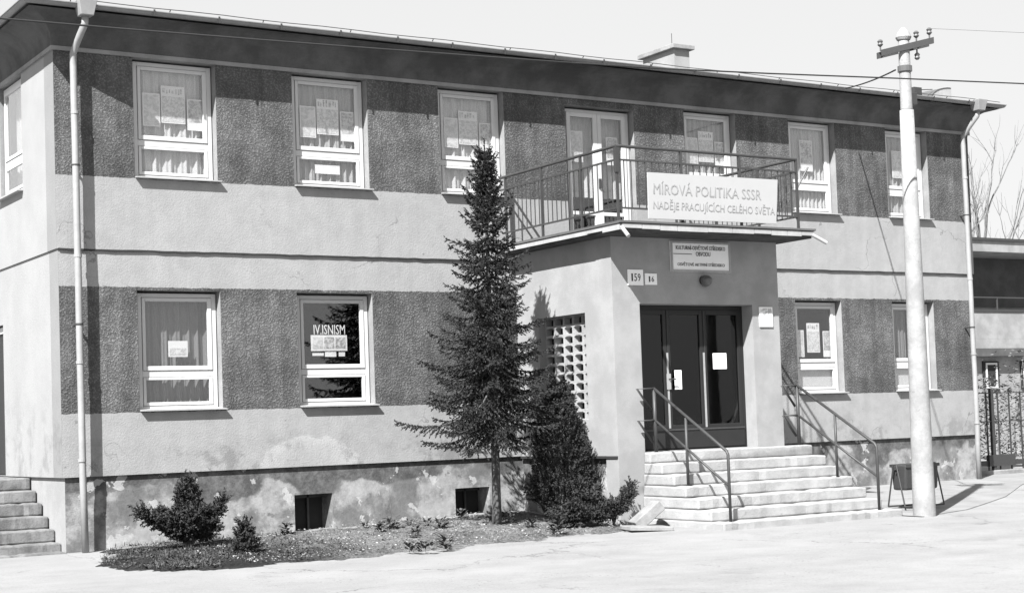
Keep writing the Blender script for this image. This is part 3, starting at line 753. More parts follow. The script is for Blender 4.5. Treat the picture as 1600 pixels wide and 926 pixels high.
MB().box(PX0 + .31, PX1 - .31, -.9, -.85, 1.13, 4.19).build('lobby_wall', 'dark', BL)
# lattice of hollow blocks
lat = MB().box(PX0 + .24, PX0 + .25, GR[0], GR[1], GR[2], GR[3]).build('lattice_window', 'dark', BL); lat['label'] = 'white concrete lattice of hollow blocks'
NC, NR = 5, 11; bw2 = (GR[1] - GR[0]) / NC; bh2 = (GR[3] - GR[2]) / NR
blk = MB(); e1 = .0225; o0y, o1y, o0z, o1z = 0, bw2, 0, bh2
def ringq(x, iy, iz): return [(x, iy, iz), (x, bw2 - iy, iz), (x, bw2 - iy, bh2 - iz - .02), (x, bw2 - .3 * bw2, bh2 - iz), (x, .3 * bw2, bh2 - iz), (x, iy, bh2 - iz - .02)]
fo = [(0, .001, .001), (0, bw2 - .001, .001), (0, bw2 - .001, bh2 - .001), (0, .7 * bw2, bh2 - .001), (0, .3 * bw2, bh2 - .001), (0, .001, bh2 - .001)]
fi = ringq(0, .020, .016); bi = ringq(.10, .030, .022)
blk.v = fo + fi + bi + [(.10, v[1], v[2]) for v in fo]
for i in range(6):
    j = (i + 1) % 6
    blk.f += [(i, j, 6 + j, 6 + i), (6 + i, 6 + j, 12 + j, 12 + i), (12 + i, 12 + j, 18 + j, 18 + i), (18 + i, 18 + j, j, i)]; blk.mi += [0] * 4
b0 = blk.build('lattice_block', 'lattice', lat)
rnd = random.Random(2)
for c in range(NC):
    for r in range(NR):
        o = b0 if (c, r) == (0, 0) else b0.copy()
        if o is not b0: COL.objects.link(o)
        o.parent = lat; o.location = (PX0 + .12 + rnd.uniform(0, .006), GR[0] + c * bw2, GR[2] + r * bh2)
# entrance door set
def entrance():
    y = PY + .24
    b = frame_box(MB(), DX0 + .003, DX1 - .003, DZ0 + .003, DZ1 - .003, y, y + .08, .05, .05, .06, .02)
    fr = b.build('entrance_doors', 'door', BL, bevel=.004); fr['label'] = 'dark three-part glazed entrance doors'
    kick = MB().box(DX0 + .055, DX1 - .055, y - .02, y + .04, DZ0 + .025, DZ0 + .30).build('kick_panel', 'door', fr, bevel=.006)
    xs = [DX0 + .055, DX0 + .64, DX0 + 1.32, DX1 - .055]
    for i in range(3):
        a0, a1 = xs[i] + .003, xs[i+1] - .003
        lf = frame_box(MB(), a0, a1, DZ0 + .305, DZ1 - .065, y - .005, y + .045, .06, .06, .07, .06).build('leaf', 'door', fr, bevel=.004)
        MB().box(a0 + .058, a1 - .058, y + .018, y + .022, DZ0 + .365, DZ1 - .137).build('pane', 'dglass', lf)
        if i:
            MB().box(a0 - .018, a0 + .012, y - .014, y - .006, DZ0 + .32, DZ0 + 1.42).build('mullion_strip', 'doorpale', lf)  # pale strip paints the sunlit lower part of the mullion
            MB().box(a0 + .012, a0 + .02, y - .012, y - .006, DZ0 + .31, DZ1 - .08).build('mullion_strip', 'rail', lf)
        if i == 1:
            MB().box(a0 - .035, a0 + .035, y - .028, y - .0145, 2.02, 2.25).build('lock_plate', 'doorpale', lf)
            MB().tube([(a0, y - .03, 2.17), (a0, y - .07, 2.17), (a0 + .10, y - .07, 2.17)], .010, 6).build('handle', 'iron', lf)
    MB().box(DX0 + .06, DX1 - .06, y - .03, y - .0205, DZ0 + .285, DZ0 + .31).build('trim_rail', 'rail', fr)
    pa = tag(MB().box(xs[1] + .12, xs[1] + .25, y - .008, y - .006, 2.02, 2.30).build('notice_paper', 'paper'), 'narrow pale paper beside the lock of the entrance door', 'notice')
    q = U(1124, 563, 'Y', y)
    pa = tag(MB().box(q.x - .13, q.x + .13, y - .009, y - .007, q.z - .125, q.z + .11).build('notice_paper', 'paper'), 'square white paper taped on the dark door leaf', 'notice')
entrance()
# lamp over the door
lm = MB().tube([(8.76, PY, 3.60), (8.76, PY - .05, 3.60)], .07, 14)
lm = lm.build('door_lamp', 'iron', BL)
b = MB()
for k in range(6):
    t0 = k / 6 * math.pi / 2; 
b.tube([(8.76, PY - .05 - .13 * math.sin(k / 7 * math.pi / 2), 3.59) for k in range(8)], [.085 * math.cos(k / 7 * math.pi / 2) + .004 for k in range(8)], 16)
b.build('lamp_globe', 'porcelain', lm, smooth=True)
# signs on the porch
sy = PY - .025
t = thing('name_board', 'framed white name board with two lines of lettering over the entrance', 'sign', (8.72, PY, 3.72))
rel(MB().box(8.165, 9.275, sy, PY - .001, 3.72, 4.165).build('board', 'plate'), t)
rel(frame_box(MB(), 8.165, 9.275, 3.72, 4.165, sy - .012, sy - .001, .03, .03, .03, .03).build('board_frame', 'sill'), t)
text_mesh('lettering', 'KULTURNÍ-OSVĚTOVÉ STŘEDISKO', .1, 'ink', (8.72, sy - .004, 4.08), 'front', t, .92, .075)
text_mesh('lettering', 'OBVODU', .1, 'ink', (8.76, sy - .004, 3.985), 'front', t, .27, .065)
text_mesh('lettering', 'OSVĚTOVÉ AKTIVNÍ STŘEDISKO', .1, 'ink', (8.72, sy - .004, 3.835), 'front', t, .88, .06)
rel(MB().box(8.21, 8.55, sy - .003, sy - .001, 3.975, 3.985).build('rule_line', 'rail'), t)
for s, x0, x1, z0, z1, lab in (('159', 7.385, 7.66, 3.51, 3.735, 'white enamel plate numbered 159 beside the doorway'), ('16', 7.69, 7.905, 3.52, 3.685, 'smaller white enamel plate numbered 16 beside the doorway')):
    t = thing('house_number', lab, 'number plate', ((x0+x1)/2, PY, z0))
    rel(MB().box(x0, x1, PY - .018, PY - .001, z0, z1).build('plate', 'plate', bevel=.004), t)
    dw = (x1 - x0) * (.20 if len(s) == 3 else .24)
    for i, d in enumerate(s):
        text_mesh('numeral', d, .1, 'ink' if s == '159' else 'rail', ((x0+x1)/2 + (i - (len(s) - 1) / 2) * dw * 1.12, PY - .02, (z0+z1)/2), 'front', t, dw * (.45 if d == '1' else .88), (z1-z0)*.48)
t = thing('notice_board', 'small pale notice with a dark picture on the porch pier', 'notice', (9.93, PY, 2.92))
rel(MB().box(9.80, 10.06, PY - .02, PY - .001, 2.92, 3.22).build('board', 'plate', bevel=.003), t)
rel(MB().box(9.82, 10.04, PY - .023, PY - .0205, 3.08, 3.20).build('picture', 'printC'), t)

# ------------------------------------------------------------------ balcony
SX0, SX1, SY = 6.88, 10.38, -3.15
b = MB().box(SX0, SX1, SY, -.001, ZS0 + .001, ZS1); sl_ = b.build('balcony_slab', 'slab', BL, bevel=.008)
# metal edge flashing in sheets
rnd = random.Random(8); x = SX0 - .01
while x < SX1:
    L = rnd.uniform(.28, .55); x2 = min(SX1 + .01, x + L)
    MB().box(x + .008, x2, SY - .03, SY - .002, ZS0 + .03 + rnd.uniform(-.012, .012), ZS1 - .035).build('edge_flashing', 'flash', sl_); x = x2
y = SY
while y < -.1:
    L = rnd.uniform(.3, .6); y2 = min(-.05, y + L)
    MB().box(SX0 - .03, SX0 - .002, y + .006, y2, ZS0 + .03 + rnd.uniform(-.015, .015), ZS1 - .035).build('edge_flashing', 'flash', sl_); y = y2
MB().box(SX0 - .045, SX1 + .05, SY - .045, SY - .004, ZS1 - .022, ZS1 + .006).box(SX0 - .045, SX0 - .004, SY - .004, -.02, ZS1 - .028, ZS1 + .006).box(SX1 + .004, SX1 + .06, SY - .004, -.02, ZS1 - .028, ZS1 + .006).build('drip_edge', 'roof', sl_)
MB().tube([(SX0 - .01, SY - .02, ZS0 + .05), (SX0 - .03, SY - .20, ZS0 - .10)], .028, 10).build('drain_spout', 'flash', sl_)
MB().tube([(SX1 + .0, SY - .02, ZS0 + .05), (SX1 + .20, SY - .10, ZS0 - .07)], .028, 10).build('drain_spout', 'flash', sl_)
def railing():
    x0, x1, y0, y1 = 6.897, 10.198, -3.07, -.03; zt, zm, zl = 5.39, 5.20, 4.53
    r = MB()
    r.tube([(x0, y1, zt), (x0, y0, zt)], .022, 8).tube([(x0 - .015, y0, zt), (x1 + .015, y0, zt)], .022, 8).tube([(x1, y0, zt), (x1, y1, zt)], .022, 8)
    rl = r.build('balcony_railing', 'rail', BL); rl['label'] = 'dark iron balcony railing'
    for z in (zm, zl):
        MB().box(x0 - .012, x0 + .012, y0 + .02, y1, z - .012, z + .012).build('rail_bar', 'rail', rl)
        MB().box(x0 + .02, x1 - .02, y0 - .012, y0 + .012, z - .012, z + .012).build('rail_bar', 'rail', rl)
        MB().box(x1 - .012, x1 + .012, y0 + .02, y1, z - .012, z + .012).build('rail_bar', 'rail', rl)
    posts = [(x0, y0), (x1, y0), (x0, -1.16), (x0, -2.19), (x0, -.15), (8.02, y0), (9.10, y0), (x1, -1.16), (x1, -2.19), (x1, -.15)]
    for i, (x, y) in enumerate(posts):
        MB().box(x - .016, x + .016, y - .016, y + .016, ZS1 - .01, zt - .015).build('post', 'rail', rl)
    MB().box(x0 - .03, x0 + .03, y0 - .03, y0 + .03, 5.02, zt - .02).build('post_sleeve', 'iron', rl)
    bal = MB().box(-.0055, .0055, -.0055, .0055, zl + .012, zm - .012).build('baluster', 'rail', rl)
    spots = []
    n = 27
    for i in range(1, n): spots.append((x0 + (x1 - x0) * i / n, y0))
    n = 26
    for i in range(1, n): spots.append((x0, y0 + (y1 - y0) * i / n))
    for i in range(1, n): spots.append((x1, y0 + (y1 - y0) * i / n))
    for i, (x, y) in enumerate(spots):
        if any(abs(x - a) + abs(y - c) < .03 for a, c in posts): continue
        o = bal if i == 0 else bal.copy()
        if i: COL.objects.link(o); o.parent = rl
        o.location = (x, y, 0)
    MB().tube([(x1, y0, 4.95), (x1 + .22, y0 - .02, 5.28)], .014, 6).build('outrigger', 'iron', rl)
railing()
# banner board
def banner():
    y = -3.115
    c = [U(1012, 269, 'Y', y), U(1215, 281, 'Y', y), U(1213, 349.5, 'Y', y), U(1014, 341, 'Y', y)]
    t = thing('banner', 'white banner board with two lines of faded capitals on the balcony railing', 'banner', (8.6, y, 4.4))
    b = MB(); 
    for yy in (y, y + .02): b.v += [(p.x, yy, p.z) for p in c]
    for f in ((0,1,2,3),(7,6,5,4),(0,4,5,1),(1,5,6,2),(2,6,7,3),(3,7,4,0)): b.f.append(f); b.mi.append(0)
    rel(b.build('board', 'banner'), t)
    x0, x1 = c[3].x, c[1].x; wv = x1 - x0; z1 = c[0].z; z0 = c[3].z; h = z1 - z0
    text_mesh('lettering', 'MÍROVÁ POLITIKA SSSR', .2, 'paleink', (x0 + wv * .45, y - .003, z0 + h * .68), 'front', t, wv * .82, h * .29)
    text_mesh('lettering', 'NADĚJE PRACUJÍCÍCH CELÉHO SVĚTA', .2, 'paleink', (x0 + wv * .50, y - .003, z0 + h * .30), 'front', t, wv * .93, h * .28)
banner()

# ------------------------------------------------------------------ entrance steps and handrails
def worn_box(name, x0, x1, y0, y1, z0, z1, mat, parent, seed, amp=.008, bevel=.020, n=26):
    """box whose front top edge is cut into short lengths and worn unevenly"""
    rnd = random.Random(seed); b = MB(); k = []
    for i in range(n + 1):
        x = x0 + (x1 - x0) * i / n; a = rnd.uniform(-amp, amp) * .7; c = rnd.uniform(-amp, amp)
        if rnd.random() < .05: a -= .010; c += .014
        if i in (0, n): a -= amp; c += amp
        k.append(len(b.v)); b.v += [(x, y0 + c, z0), (x, y0 + c * .7, z1 + a), (x, y1, z1), (x, y1, z0)]
    for i in range(n):
        for j in range(4): b.f.append((k[i] + j, k[i] + (j+1) % 4, k[i+1] + (j+1) % 4, k[i+1] + j)); b.mi.append(0)
    b.f.append(tuple(k[0] + j for j in (3, 2, 1, 0))); b.mi.append(0); b.f.append(tuple(k[n] + j for j in range(4))); b.mi.append(0)
    return rel(b.build(name, mat, bevel=bevel), parent)
ST = thing('entrance_steps', 'broad flight of seven worn concrete steps up to the entrance', 'steps', (9.1, -3.4, .09))
fy = [-2.72, -2.98, -3.26, -3.53, -3.81, -4.09, -4.36]
for i in range(7):
    zt = 1.13 - .155 * i
    worn_box('step', 7.56 - .012 * i, 10.62 + .02 * (i % 2) + (.16 if i == 6 else 0), fy[i], PY - .003, zt - .154 - (.15 if i == 6 else 0), zt, 'step', ST, 40 + i)
def handrail(x, y_w, ys, label, seed):
    t = thing('handrail', label, 'handrail', (x, -3.4, .3))
    ztop = [2.03, 1.60, 1.12]; zbase = [1.13, .665, .205]; r = .021
    pts = [(x, ys[0], ztop[0]), (x, ys[2] + .03, ztop[2] + .02), (x, ys[2], ztop[2] - .03), (x, ys[2], zbase[2] - .01)]
    rel(MB().tube(pts, r, 8).build('top_rail', 'rail', smooth=True), t)
    d = -.45
    rel(MB().tube([(x, ys[0], ztop[0] + d), (x, ys[2] - .0, ztop[2] + d)], r * .85, 8).build('lower_rail', 'rail', smooth=True), t)
    for i in (0, 1): rel(MB().tube([(x, ys[i], zbase[i] - .01), (x, ys[i], ztop[i])], r * (1.0 if i else 1.3), 8).build('post', 'rail', smooth=True), t)
    for dz in (0, d):
        rel(MB().tube([(x, ys[0], ztop[0] + dz), (x - .30, ys[0] + .0, ztop[0] + dz), (x - .04, ys[0] + .02, ztop[0] + dz - .31)], r * .95, 6).build('end_bracket', 'rail', smooth=True), t)
handrail(7.70, PY, [-2.66, -3.36, -4.24], 'dark pipe handrail on the lattice side of the entrance steps', 1)
handrail(10.40, PY, [-2.66, -3.45, -4.27], 'dark pipe handrail on the side of the steps near the bin', 2)
# side steps by the end wall
SS = thing('side_steps', 'narrow stained concrete steps against the pale end wall', 'steps', (-.7, 1.2, .1))
for i in range(6):
    zt = 1.085 - .168 * i
    worn_box('step', -1.6, .045 + .002 * i, 1.62 - .275 * i, 3.4, zt - .167 - (.2 if i == 5 else 0), zt, 'sidestep', SS, 70 + i, .006)
worn_box('foot_slab', -1.7, .055, -.02, 3.4, -.3, .076 + .06, 'sidestep', SS, 80, .006)

# ------------------------------------------------------------------ pole, cables, bin
PO = (10.93, -4.62)
def pole():
    t = thing('utility_pole', 'tall tapering pale concrete utility pole with a crossarm, beside the steps', 'pole', (*PO, .09))
    x, y = PO
    tilt = lambda z: (x + .004 * z, y, z)
    rel(MB().tube([tilt(z) for z in (-.3, .1, 2, 4, 5.9)], [.165, .162, .140, .118, .100], 24).build('shaft', 'pole', smooth=True), t)
    rel(MB().tube([tilt(5.9), tilt(5.92), tilt(6.9), tilt(6.96)], [.088, .086, .078, .06], 20).build('upper_shaft', 'pole', smooth=True), t)
    rel(MB().tube([tilt(6.46), tilt(6.54)], .105, 16).build('clamp_band', 'porcelain'), t)
    rel(MB().tube([tilt(6.92), tilt(6.96), tilt(7.03), tilt(7.10)], [.095, .115, .085, .03], 16).build('cap', 'pole'), t)
    # crossarm seen obliquely: runs along the view-left/near to right/far
    a = Vector((.30, .95, 0)).normalized(); up = Vector((0, 0, 1)); c0 = Vector(tilt(6.80)) 
    A0 = U(1370, 77, 'X', x); dirv = Vector((.80, -.42, .20)); L = .43
    p0 = c0 - dirv * L * .95; p1 = c0 + dirv * L * 1.05
    s = Vector((.44, .9, 0)).normalized(); global ARM_END; ARM_END = p1.copy() + up * .20 - dirv * L * .06
    b = MB()
    off = s * -.095
    for q in (0, 1):
        o2 = off if q == 0 else -off
        pts = []
        for p in (p0, p1):
            for dz, dn in ((-.045, -.012), (-.045, .012), (.045, .012), (.045, -.012)): pts.append(tuple(p + o2 + up * dz + s * dn))
        k = len(b.v); b.v += pts
        for f in ((0,1,2,3),(7,6,5,4),(0,4,5,1),(1,5,6,2),(2,6,7,3),(3,7,4,0)): b.f.append(tuple(k + i for i in f)); b.mi.append(0)
    rel(b.build('crossarm', 'iron'), t)
    for fr, dz in ((.03, 1), (.72, -1), (.72, 1), (.97, 1)):
        p = p0.lerp(p1, fr)
        b = MB().tube([p + up * .04 * dz, p + up * .13 * dz], .012, 6).tube([p + up * dz * (.11 + .025 * k) for k in range(5)], [.02, .042, .03, .042, .02], 10)
        rel(b.build('insulator', 'porcelain'), t)
    rel(MB().box(x + .05, x + .19, y - .06, y + .06, 5.98, 6.16).build('fuse_box', 'iron', bevel=.008), t)
pole()
def cable(name, pts, r, label, mat='cable'):
    b = MB().tube(pts, r, 6); return tag(b.build(name, mat, smooth=True), label, 'cable')
def sag(a, c, s, n=16): return [Vector(a).lerp(Vector(c), i / n) - Vector((0, 0, s * 4 * (i / n) * (1 - i / n))) for i in range(n + 1)]
yc = -5.4
c_px = [(-420, -12), (-200, 9), (0, 29), (200, 46), (400, 62), (550, 73.5), (700, 84.5), (860, 96), (1025, 107), (1200, 115), (1400, 122.5), (1600, 131), (1800, 140), (2100, 154)]
cable('overhead_cable', [U(u, v, 'Y', yc) for u, v in c_px], .011, 'thick black overhead cable strung along the whole front')
cable('service_cable', sag((PO[0] - .06, PO[1] + .1, 6.5), U(1322, 138, 'Y', -.55), .03), .012, 'short dark service cable from the pole to the eaves')
p_ = ARM_END
cable('line_wire', sag(p_, p_ + Vector((40, -12, 1.5)), .5), .0025, 'thin line wire leaving the crossarm for the street')
def bin_():
    t = thing('litter_bin', 'black litter bin slung between two iron A-frames behind the pole', 'bin', (11.85, -3.6, .2))
    x0, x1, y, zb = 11.42, 12.24, -3.60, .17
    for x in (x0, x1):
        b = MB().tube([(x, y - .17, zb), (x, y - .03, zb + .62)], .012, 6).tube([(x, y + .17, zb), (x, y + .03, zb + .62)], .012, 6).tube([(x, y - .03, zb + .62), (x, y + .03, zb + .62)], .012, 6)
        rel(b.build('a_frame', 'iron'), t)
    for s in (-.17, .17): rel(MB().tube([(x0, y + s, zb), (x1, y + s, zb)], .013, 6).build('foot_bar', 'iron'), t)
    rel(MB().tube([(x0, y, zb + .55), (x1, y, zb + .55)], .010, 6).build('axle', 'iron'), t)
    b = MB(); xa, xb = x0 + .07, x1 - .07
    pr = [(-.13, .24), (.13, .24), (.16, .62), (-.16, .62)]
    b.extrude_x([(y + a, zb + c) for a, c in pr], xa, xb); rel(b.build('bin_body', 'iron', bevel=.03), t)
    rel(MB().box(xa - .008, xb + .008, y - .175, y - .158, zb + .58, zb + .625).box(xa - .008, xb + .008, y + .158, y + .175, zb + .58, zb + .625).build('rim', 'rail'), t)
bin_()
def blocks():
    g0 = gz(6.9, -3.4)
    c = Vector((6.98, -3.35, g0 + .03))
    t = MB(); 
    def slab(cn, dx, dy, dz, rz, ry, rx=0):
        mt = Matrix.Translation(cn) @ Matrix.Rotation(R(rz), 4, 'Z') @ Matrix.Rotation(R(ry), 4, 'Y') @ Matrix.Rotation(R(rx), 4, 'X')
        b = MB().box(-dx/2, dx/2, -dy/2, dy/2, -dz/2, dz/2); b.v = [tuple(mt @ Vector(v)) for v in b.v]; return b
    tag(slab(Vector((7.12, -3.15, g0 + .17)), .46, .30, .15, -18, -38).build('concrete_block', 'conc', bevel=.012), 'broken concrete block leaning beside the entrance steps', 'block')
    tag(slab(Vector((6.82, -3.55, g0 + .03)), .62, .40, .055, -15, 3).build('paving_slab', 'conc', bevel=.008), 'loose paving slab lying flat in front of the leaning block', 'slab')
blocks()

# ------------------------------------------------------------------ plants
def needle_spray(b, p, d, L, rnd, nl, droop=.0, dens=160, width=.0105):
    """shoot of length L along d covered in short flat needles (one triangle each)"""
    d = d.normalized(); side = d.cross(Vector((0, 0, 1)));
    side = side.normalized() if side.length > 1e-3 else Vector((1, 0, 0)); upv = side.cross(d)
    n = max(5, int(L * dens))
    for i in range(n):
        t = i / n; q = p + d * (L * t) + Vector((0, 0, -droop * L * t * t))
        a = rnd.uniform(0, 6.283); o = side * math.cos(a) + upv * math.sin(a)
        nd = (o * .85 + d * rnd.uniform(.35, .9)).normalized(); l = nl * rnd.uniform(.7, 1.2)
        wv = nd.cross(Vector((rnd.uniform(-1, 1), rnd.uniform(-1, 1), rnd.uniform(-1, 1)))).normalized() * width
        k = len(b.v); b.v += [tuple(q - wv), tuple(q + wv), tuple(q + nd * l)]; b.f.append((k, k+1, k+2)); b.mi.append(0)
def spruce():
    X, Y, ZG, ZT = 5.55, -1.78, .22, 5.56
    rnd = random.Random(11)
    t = thing('spruce_tree', 'slender dark spruce with a bare lower trunk standing in the bed', 'tree', (X, Y, ZG))
    rel(MB().tube([(X + .012 * math.sin(z * 1.3), Y + .01 * math.cos(z), z) for z in (ZG - .2, .5, 1.0, 1.6, 2.4, 3.4, 4.4, 5.1, ZT)], [.075, .066, .06, .056, .048, .036, .022, .012, .004], 10).build('trunk', 'bark', smooth=True), t)
    br = MB(); nd = MB()
    z = 1.62; whorls = []
    while z < 5.42: whorls.append(z); z += .085 + .02 * rnd.random() if z < 4.0 else .078
    for wi, z in enumerate(whorls):
        f = (ZT - z) / (ZT - 1.6)
        R0 = 0.98 * min(1.0, f * 1.12) ** .98 + .07
        if z < 1.9: R0 *= .85
        nb = 7 if z < 5.0 else 6; a0 = rnd.uniform(0, 6.28)
        for k in range(nb):
            a = a0 + k * 6.283 / nb + rnd.uniform(-.25, .25)
            L = R0 * rnd.uniform(.45, 1.08)
            if rnd.random() < .14: L *= 1.2
            rise = -.08 - .46 * min(1, f) + rnd.uniform(-.08, .08) if z < 4.3 else .25
            h = Vector((math.cos(a), math.sin(a), 0)); pts = []; n = 7
            for i in range(n + 1):
                s = i / n
                zz = z + L * (rise * s - .10 * math.sin(s * 3.14) + .22 * s * s)
                pts.append(Vector((X, Y, 0)) + h * (L * s) + Vector((0, 0, zz)))
            br.tube(pts, [.014 * (1 - .85 * i / n) * (L + .3) for i in range(n + 1)], 5, caps=False)
            side = Vector((-h.y, h.x, 0))
            nseg = max(4, int(L / .075))
            for i in range(1, nseg + 1):
                s = i / nseg
                if s * L < .10 and L > .4: continue
                fi = s * n; j = min(n - 1, int(fi)); p = pts[j].lerp(pts[j+1], fi - j); dv = (pts[j+1] - pts[j]).normalized()
                bl = (.34 * L ** .6) * (1.05 - .75 * s) * rnd.uniform(.7, 1.2)
                for sg in (-1, 1):
                    d = (dv * .75 + side * sg * .85 + Vector((0, 0, rnd.uniform(-.35, -.02)))).normalized()
                    needle_spray(nd, p, d, max(.06, bl), rnd, .030, .25)
                if rnd.random() < .5: needle_spray(nd, p, (dv * .4 + Vector((rnd.uniform(-.3, .3), rnd.uniform(-.3, .3), -.8))).normalized(), bl * .6, rnd, .028)
            for j in range(1, n): needle_spray(nd, pts[j], pts[j+1] - pts[j], (pts[j+1] - pts[j]).length, rnd, .032, 0, 110)
            needle_spray(nd, pts[-1] - dv * .02, pts[-1] - pts[-2], .10, rnd, .03, -.2)
    for i in range(20):   # leader
        z = 4.7 + i * .045; needle_spray(nd, Vector((X, Y, z)), Vector((0, 0, 1)), .06, rnd, .04, 0, 150)
    for z in (5.2, 5.35):
        for k in range(4):
            a = k * 1.57 + z * 3; needle_spray(nd, Vector((X, Y, z)), Vector((math.cos(a), math.sin(a), .8)), .16, rnd, .03, 0, 100)
    cr = nd.build('crown', 'spruce', fixn=False); rel(cr, t); rel(br.build('branches', 'bark', fixn=False), t)
spruce()
def juniper(name, label, base, arms, seed, nl=.035, mat='juniper', bush=0.0, dens=230):
    """arms: list of (end offset, thickness) - sprays of scale foliage gathered round curved limbs"""
    rnd = random.Random(seed); t = thing(name, label, 'shrub', base)
    st = MB(); fo = MB(); B = Vector(base)
    for end, th in arms:
        e = Vector(end); n = 8; pts = []
        for i in range(n + 1):
            s = i / n; pts.append(B + Vector((e.x * s ** .9, e.y * s, e.z * s ** .75)) + Vector((0, 0, .03 * math.sin(s * 6))))
        st.tube(pts, [.014 * (1 - .8 * i / n) + .002 for i in range(n + 1)], 5, caps=False)
        L = e.length; cnt = int(dens * L * (th / .15 + .4))
        for c in range(cnt):
            s = rnd.uniform(.16, 1) ** .9; fi = s * n; j = min(n - 1, int(fi)); p = pts[j].lerp(pts[j+1], fi - j); dv = (pts[j+1] - pts[j]).normalized()
            rad = th * (1.15 - .75 * s); o = Vector((rnd.gauss(0, 1), rnd.gauss(0, 1), rnd.gauss(0, .9)))
            o = o.normalized() * rad * rnd.random() ** .6
            needle_spray(fo, p + o * .5, (dv * .9 + o.normalized() * .9 + Vector((0, 0, .15))), rnd.uniform(.07, .16), rnd, nl, 0, 130, .011)
    rel(st.build('stems', 'bark', fixn=False), t); rel(fo.build('foliage', mat, fixn=False), t)
B0 = (1.30, -1.15, gz(1.3, -1.15) + .03)
def at(u, v, y): q = U(u, v, 'Y', y); return q - Vector(B0)
juniper('juniper_bush', 'spreading dark juniper with long side limbs beside the stained plinth', B0,
        [(at(218, 797, -1.3), .11), (at(250, 800, -1.1), .18), (at(292, 752, -1.1), .20), (at(285, 765, -1.2), .20), (at(300, 770, -1.0), .20), (at(350, 778, -1.0), .10), (at(325, 800, -1.2), .19), (at(335, 820, -1.2), .13), (at(270, 805, -1.3), .18), (at(300, 800, -1.4), .19), (at(262, 818, -1.2), .12)], 21)
g_ = gz(1.55, -2.7) + .03
juniper('dwarf_cypress', 'small pointed dark conifer seedling in front of the juniper', (1.45, -2.6, g_), [((0, 0, .38), .075), ((.05, .02, .22), .08), ((-.05, .03, .22), .08), ((.02, -.05, .2), .08), ((.13, .02, .12), .07), ((-.10, -.02, .10), .07)], 22, .03)
def ground_at(u, v, lift=.04):
    d = AX_R * ((u - CX) / FPX) + AX_D * ((v - CY) / FPX) + AX_F
    for k in range(1000, 4000):
        p = CAM + d * (k * .01)
        if p.z <= gz(p.x, p.y) + lift: return p
    return p
def thuja():
    B = ground_at(880, 812); rnd = random.Random(61); H = 1.95; W = .43
    t = thing('columnar_thuja', 'dense dark columnar conifer between the spruce trunk and the porch side', 'shrub', tuple(B))
    fo = MB(); st = MB()
    for k in range(7):
        a = k * .9; r = rnd.uniform(.05, .16)
        st.tube([B + Vector((0, 0, -.05)), B + Vector((math.cos(a) * r * .6, math.sin(a) * r * .6, .35)), B + Vector((math.cos(a) * r, math.sin(a) * r, H * rnd.uniform(.6, .9)))], [.022, .016, .005], 6)
    for i in range(2300):
        h = rnd.random() ** .85
        prof = W * (1.0 - .95 * h ** 2.6) * (.55 + .45 * min(1, h / .22))
        a = rnd.uniform(0, 6.283); prof *= 1 + .16 * math.sin(a * 3 + h * 9) + .10 * math.sin(a * 7 - h * 17)
        r = prof * rnd.uniform(.3, 1) ** .5
        if h < .16 and rnd.random() < .55: continue
        p = B + Vector((math.cos(a) * r, math.sin(a) * r, .08 + H * .93 * h))
        d = Vector((math.cos(a) * .55, math.sin(a) * .55, rnd.uniform(.5, 1.1)))
        needle_spray(fo, p, d, rnd.uniform(.07, .17), rnd, .033, 0, 110, .011)
    rel(st.build('stems', 'bark', fixn=False), t); rel(fo.build('foliage', 'juniper', fixn=False), t)
thuja()
def juniper_group():
    g1 = gz(6.3, -2.9) + .04
    b1 = (6.35, -2.9, g1)
    juniper('juniper_shrub', 'low dark juniper with upright tips in front of the porch side', b1, [((-.35, -.05, .32), .13), ((-.1, .1, .62), .09), ((.12, 0, .5), .12), ((.30, .02, .30), .14), ((-.2, -.1, .25), .16), ((.1, -.1, .22), .18), ((-.55, 0, .18), .13)], 23)
    b2 = (6.78, -2.85, g1)
    juniper('juniper_shrub', 'upswept dark juniper next to the leaning concrete block', b2, [((.34, .02, .52), .085), ((.22, 0, .36), .11), ((.05, .05, .3), .12), ((-.1, 0, .2), .14)], 24)
    b3 = (5.15 + 1.5, -1.35, gz(6.6, -1.3) + .04)
    juniper('twiggy_shrub', 'loose twiggy shrub standing in the spruce shade by the porch', b3, [((-.3, 0, .45), .12), ((.1, -.05, .62), .10), ((.3, -.1, .42), .13), ((-.1, .1, .5), .10), ((.05, -.3, .35), .12)], 25, .03, 'juniper', 0, 60)
juniper_group()
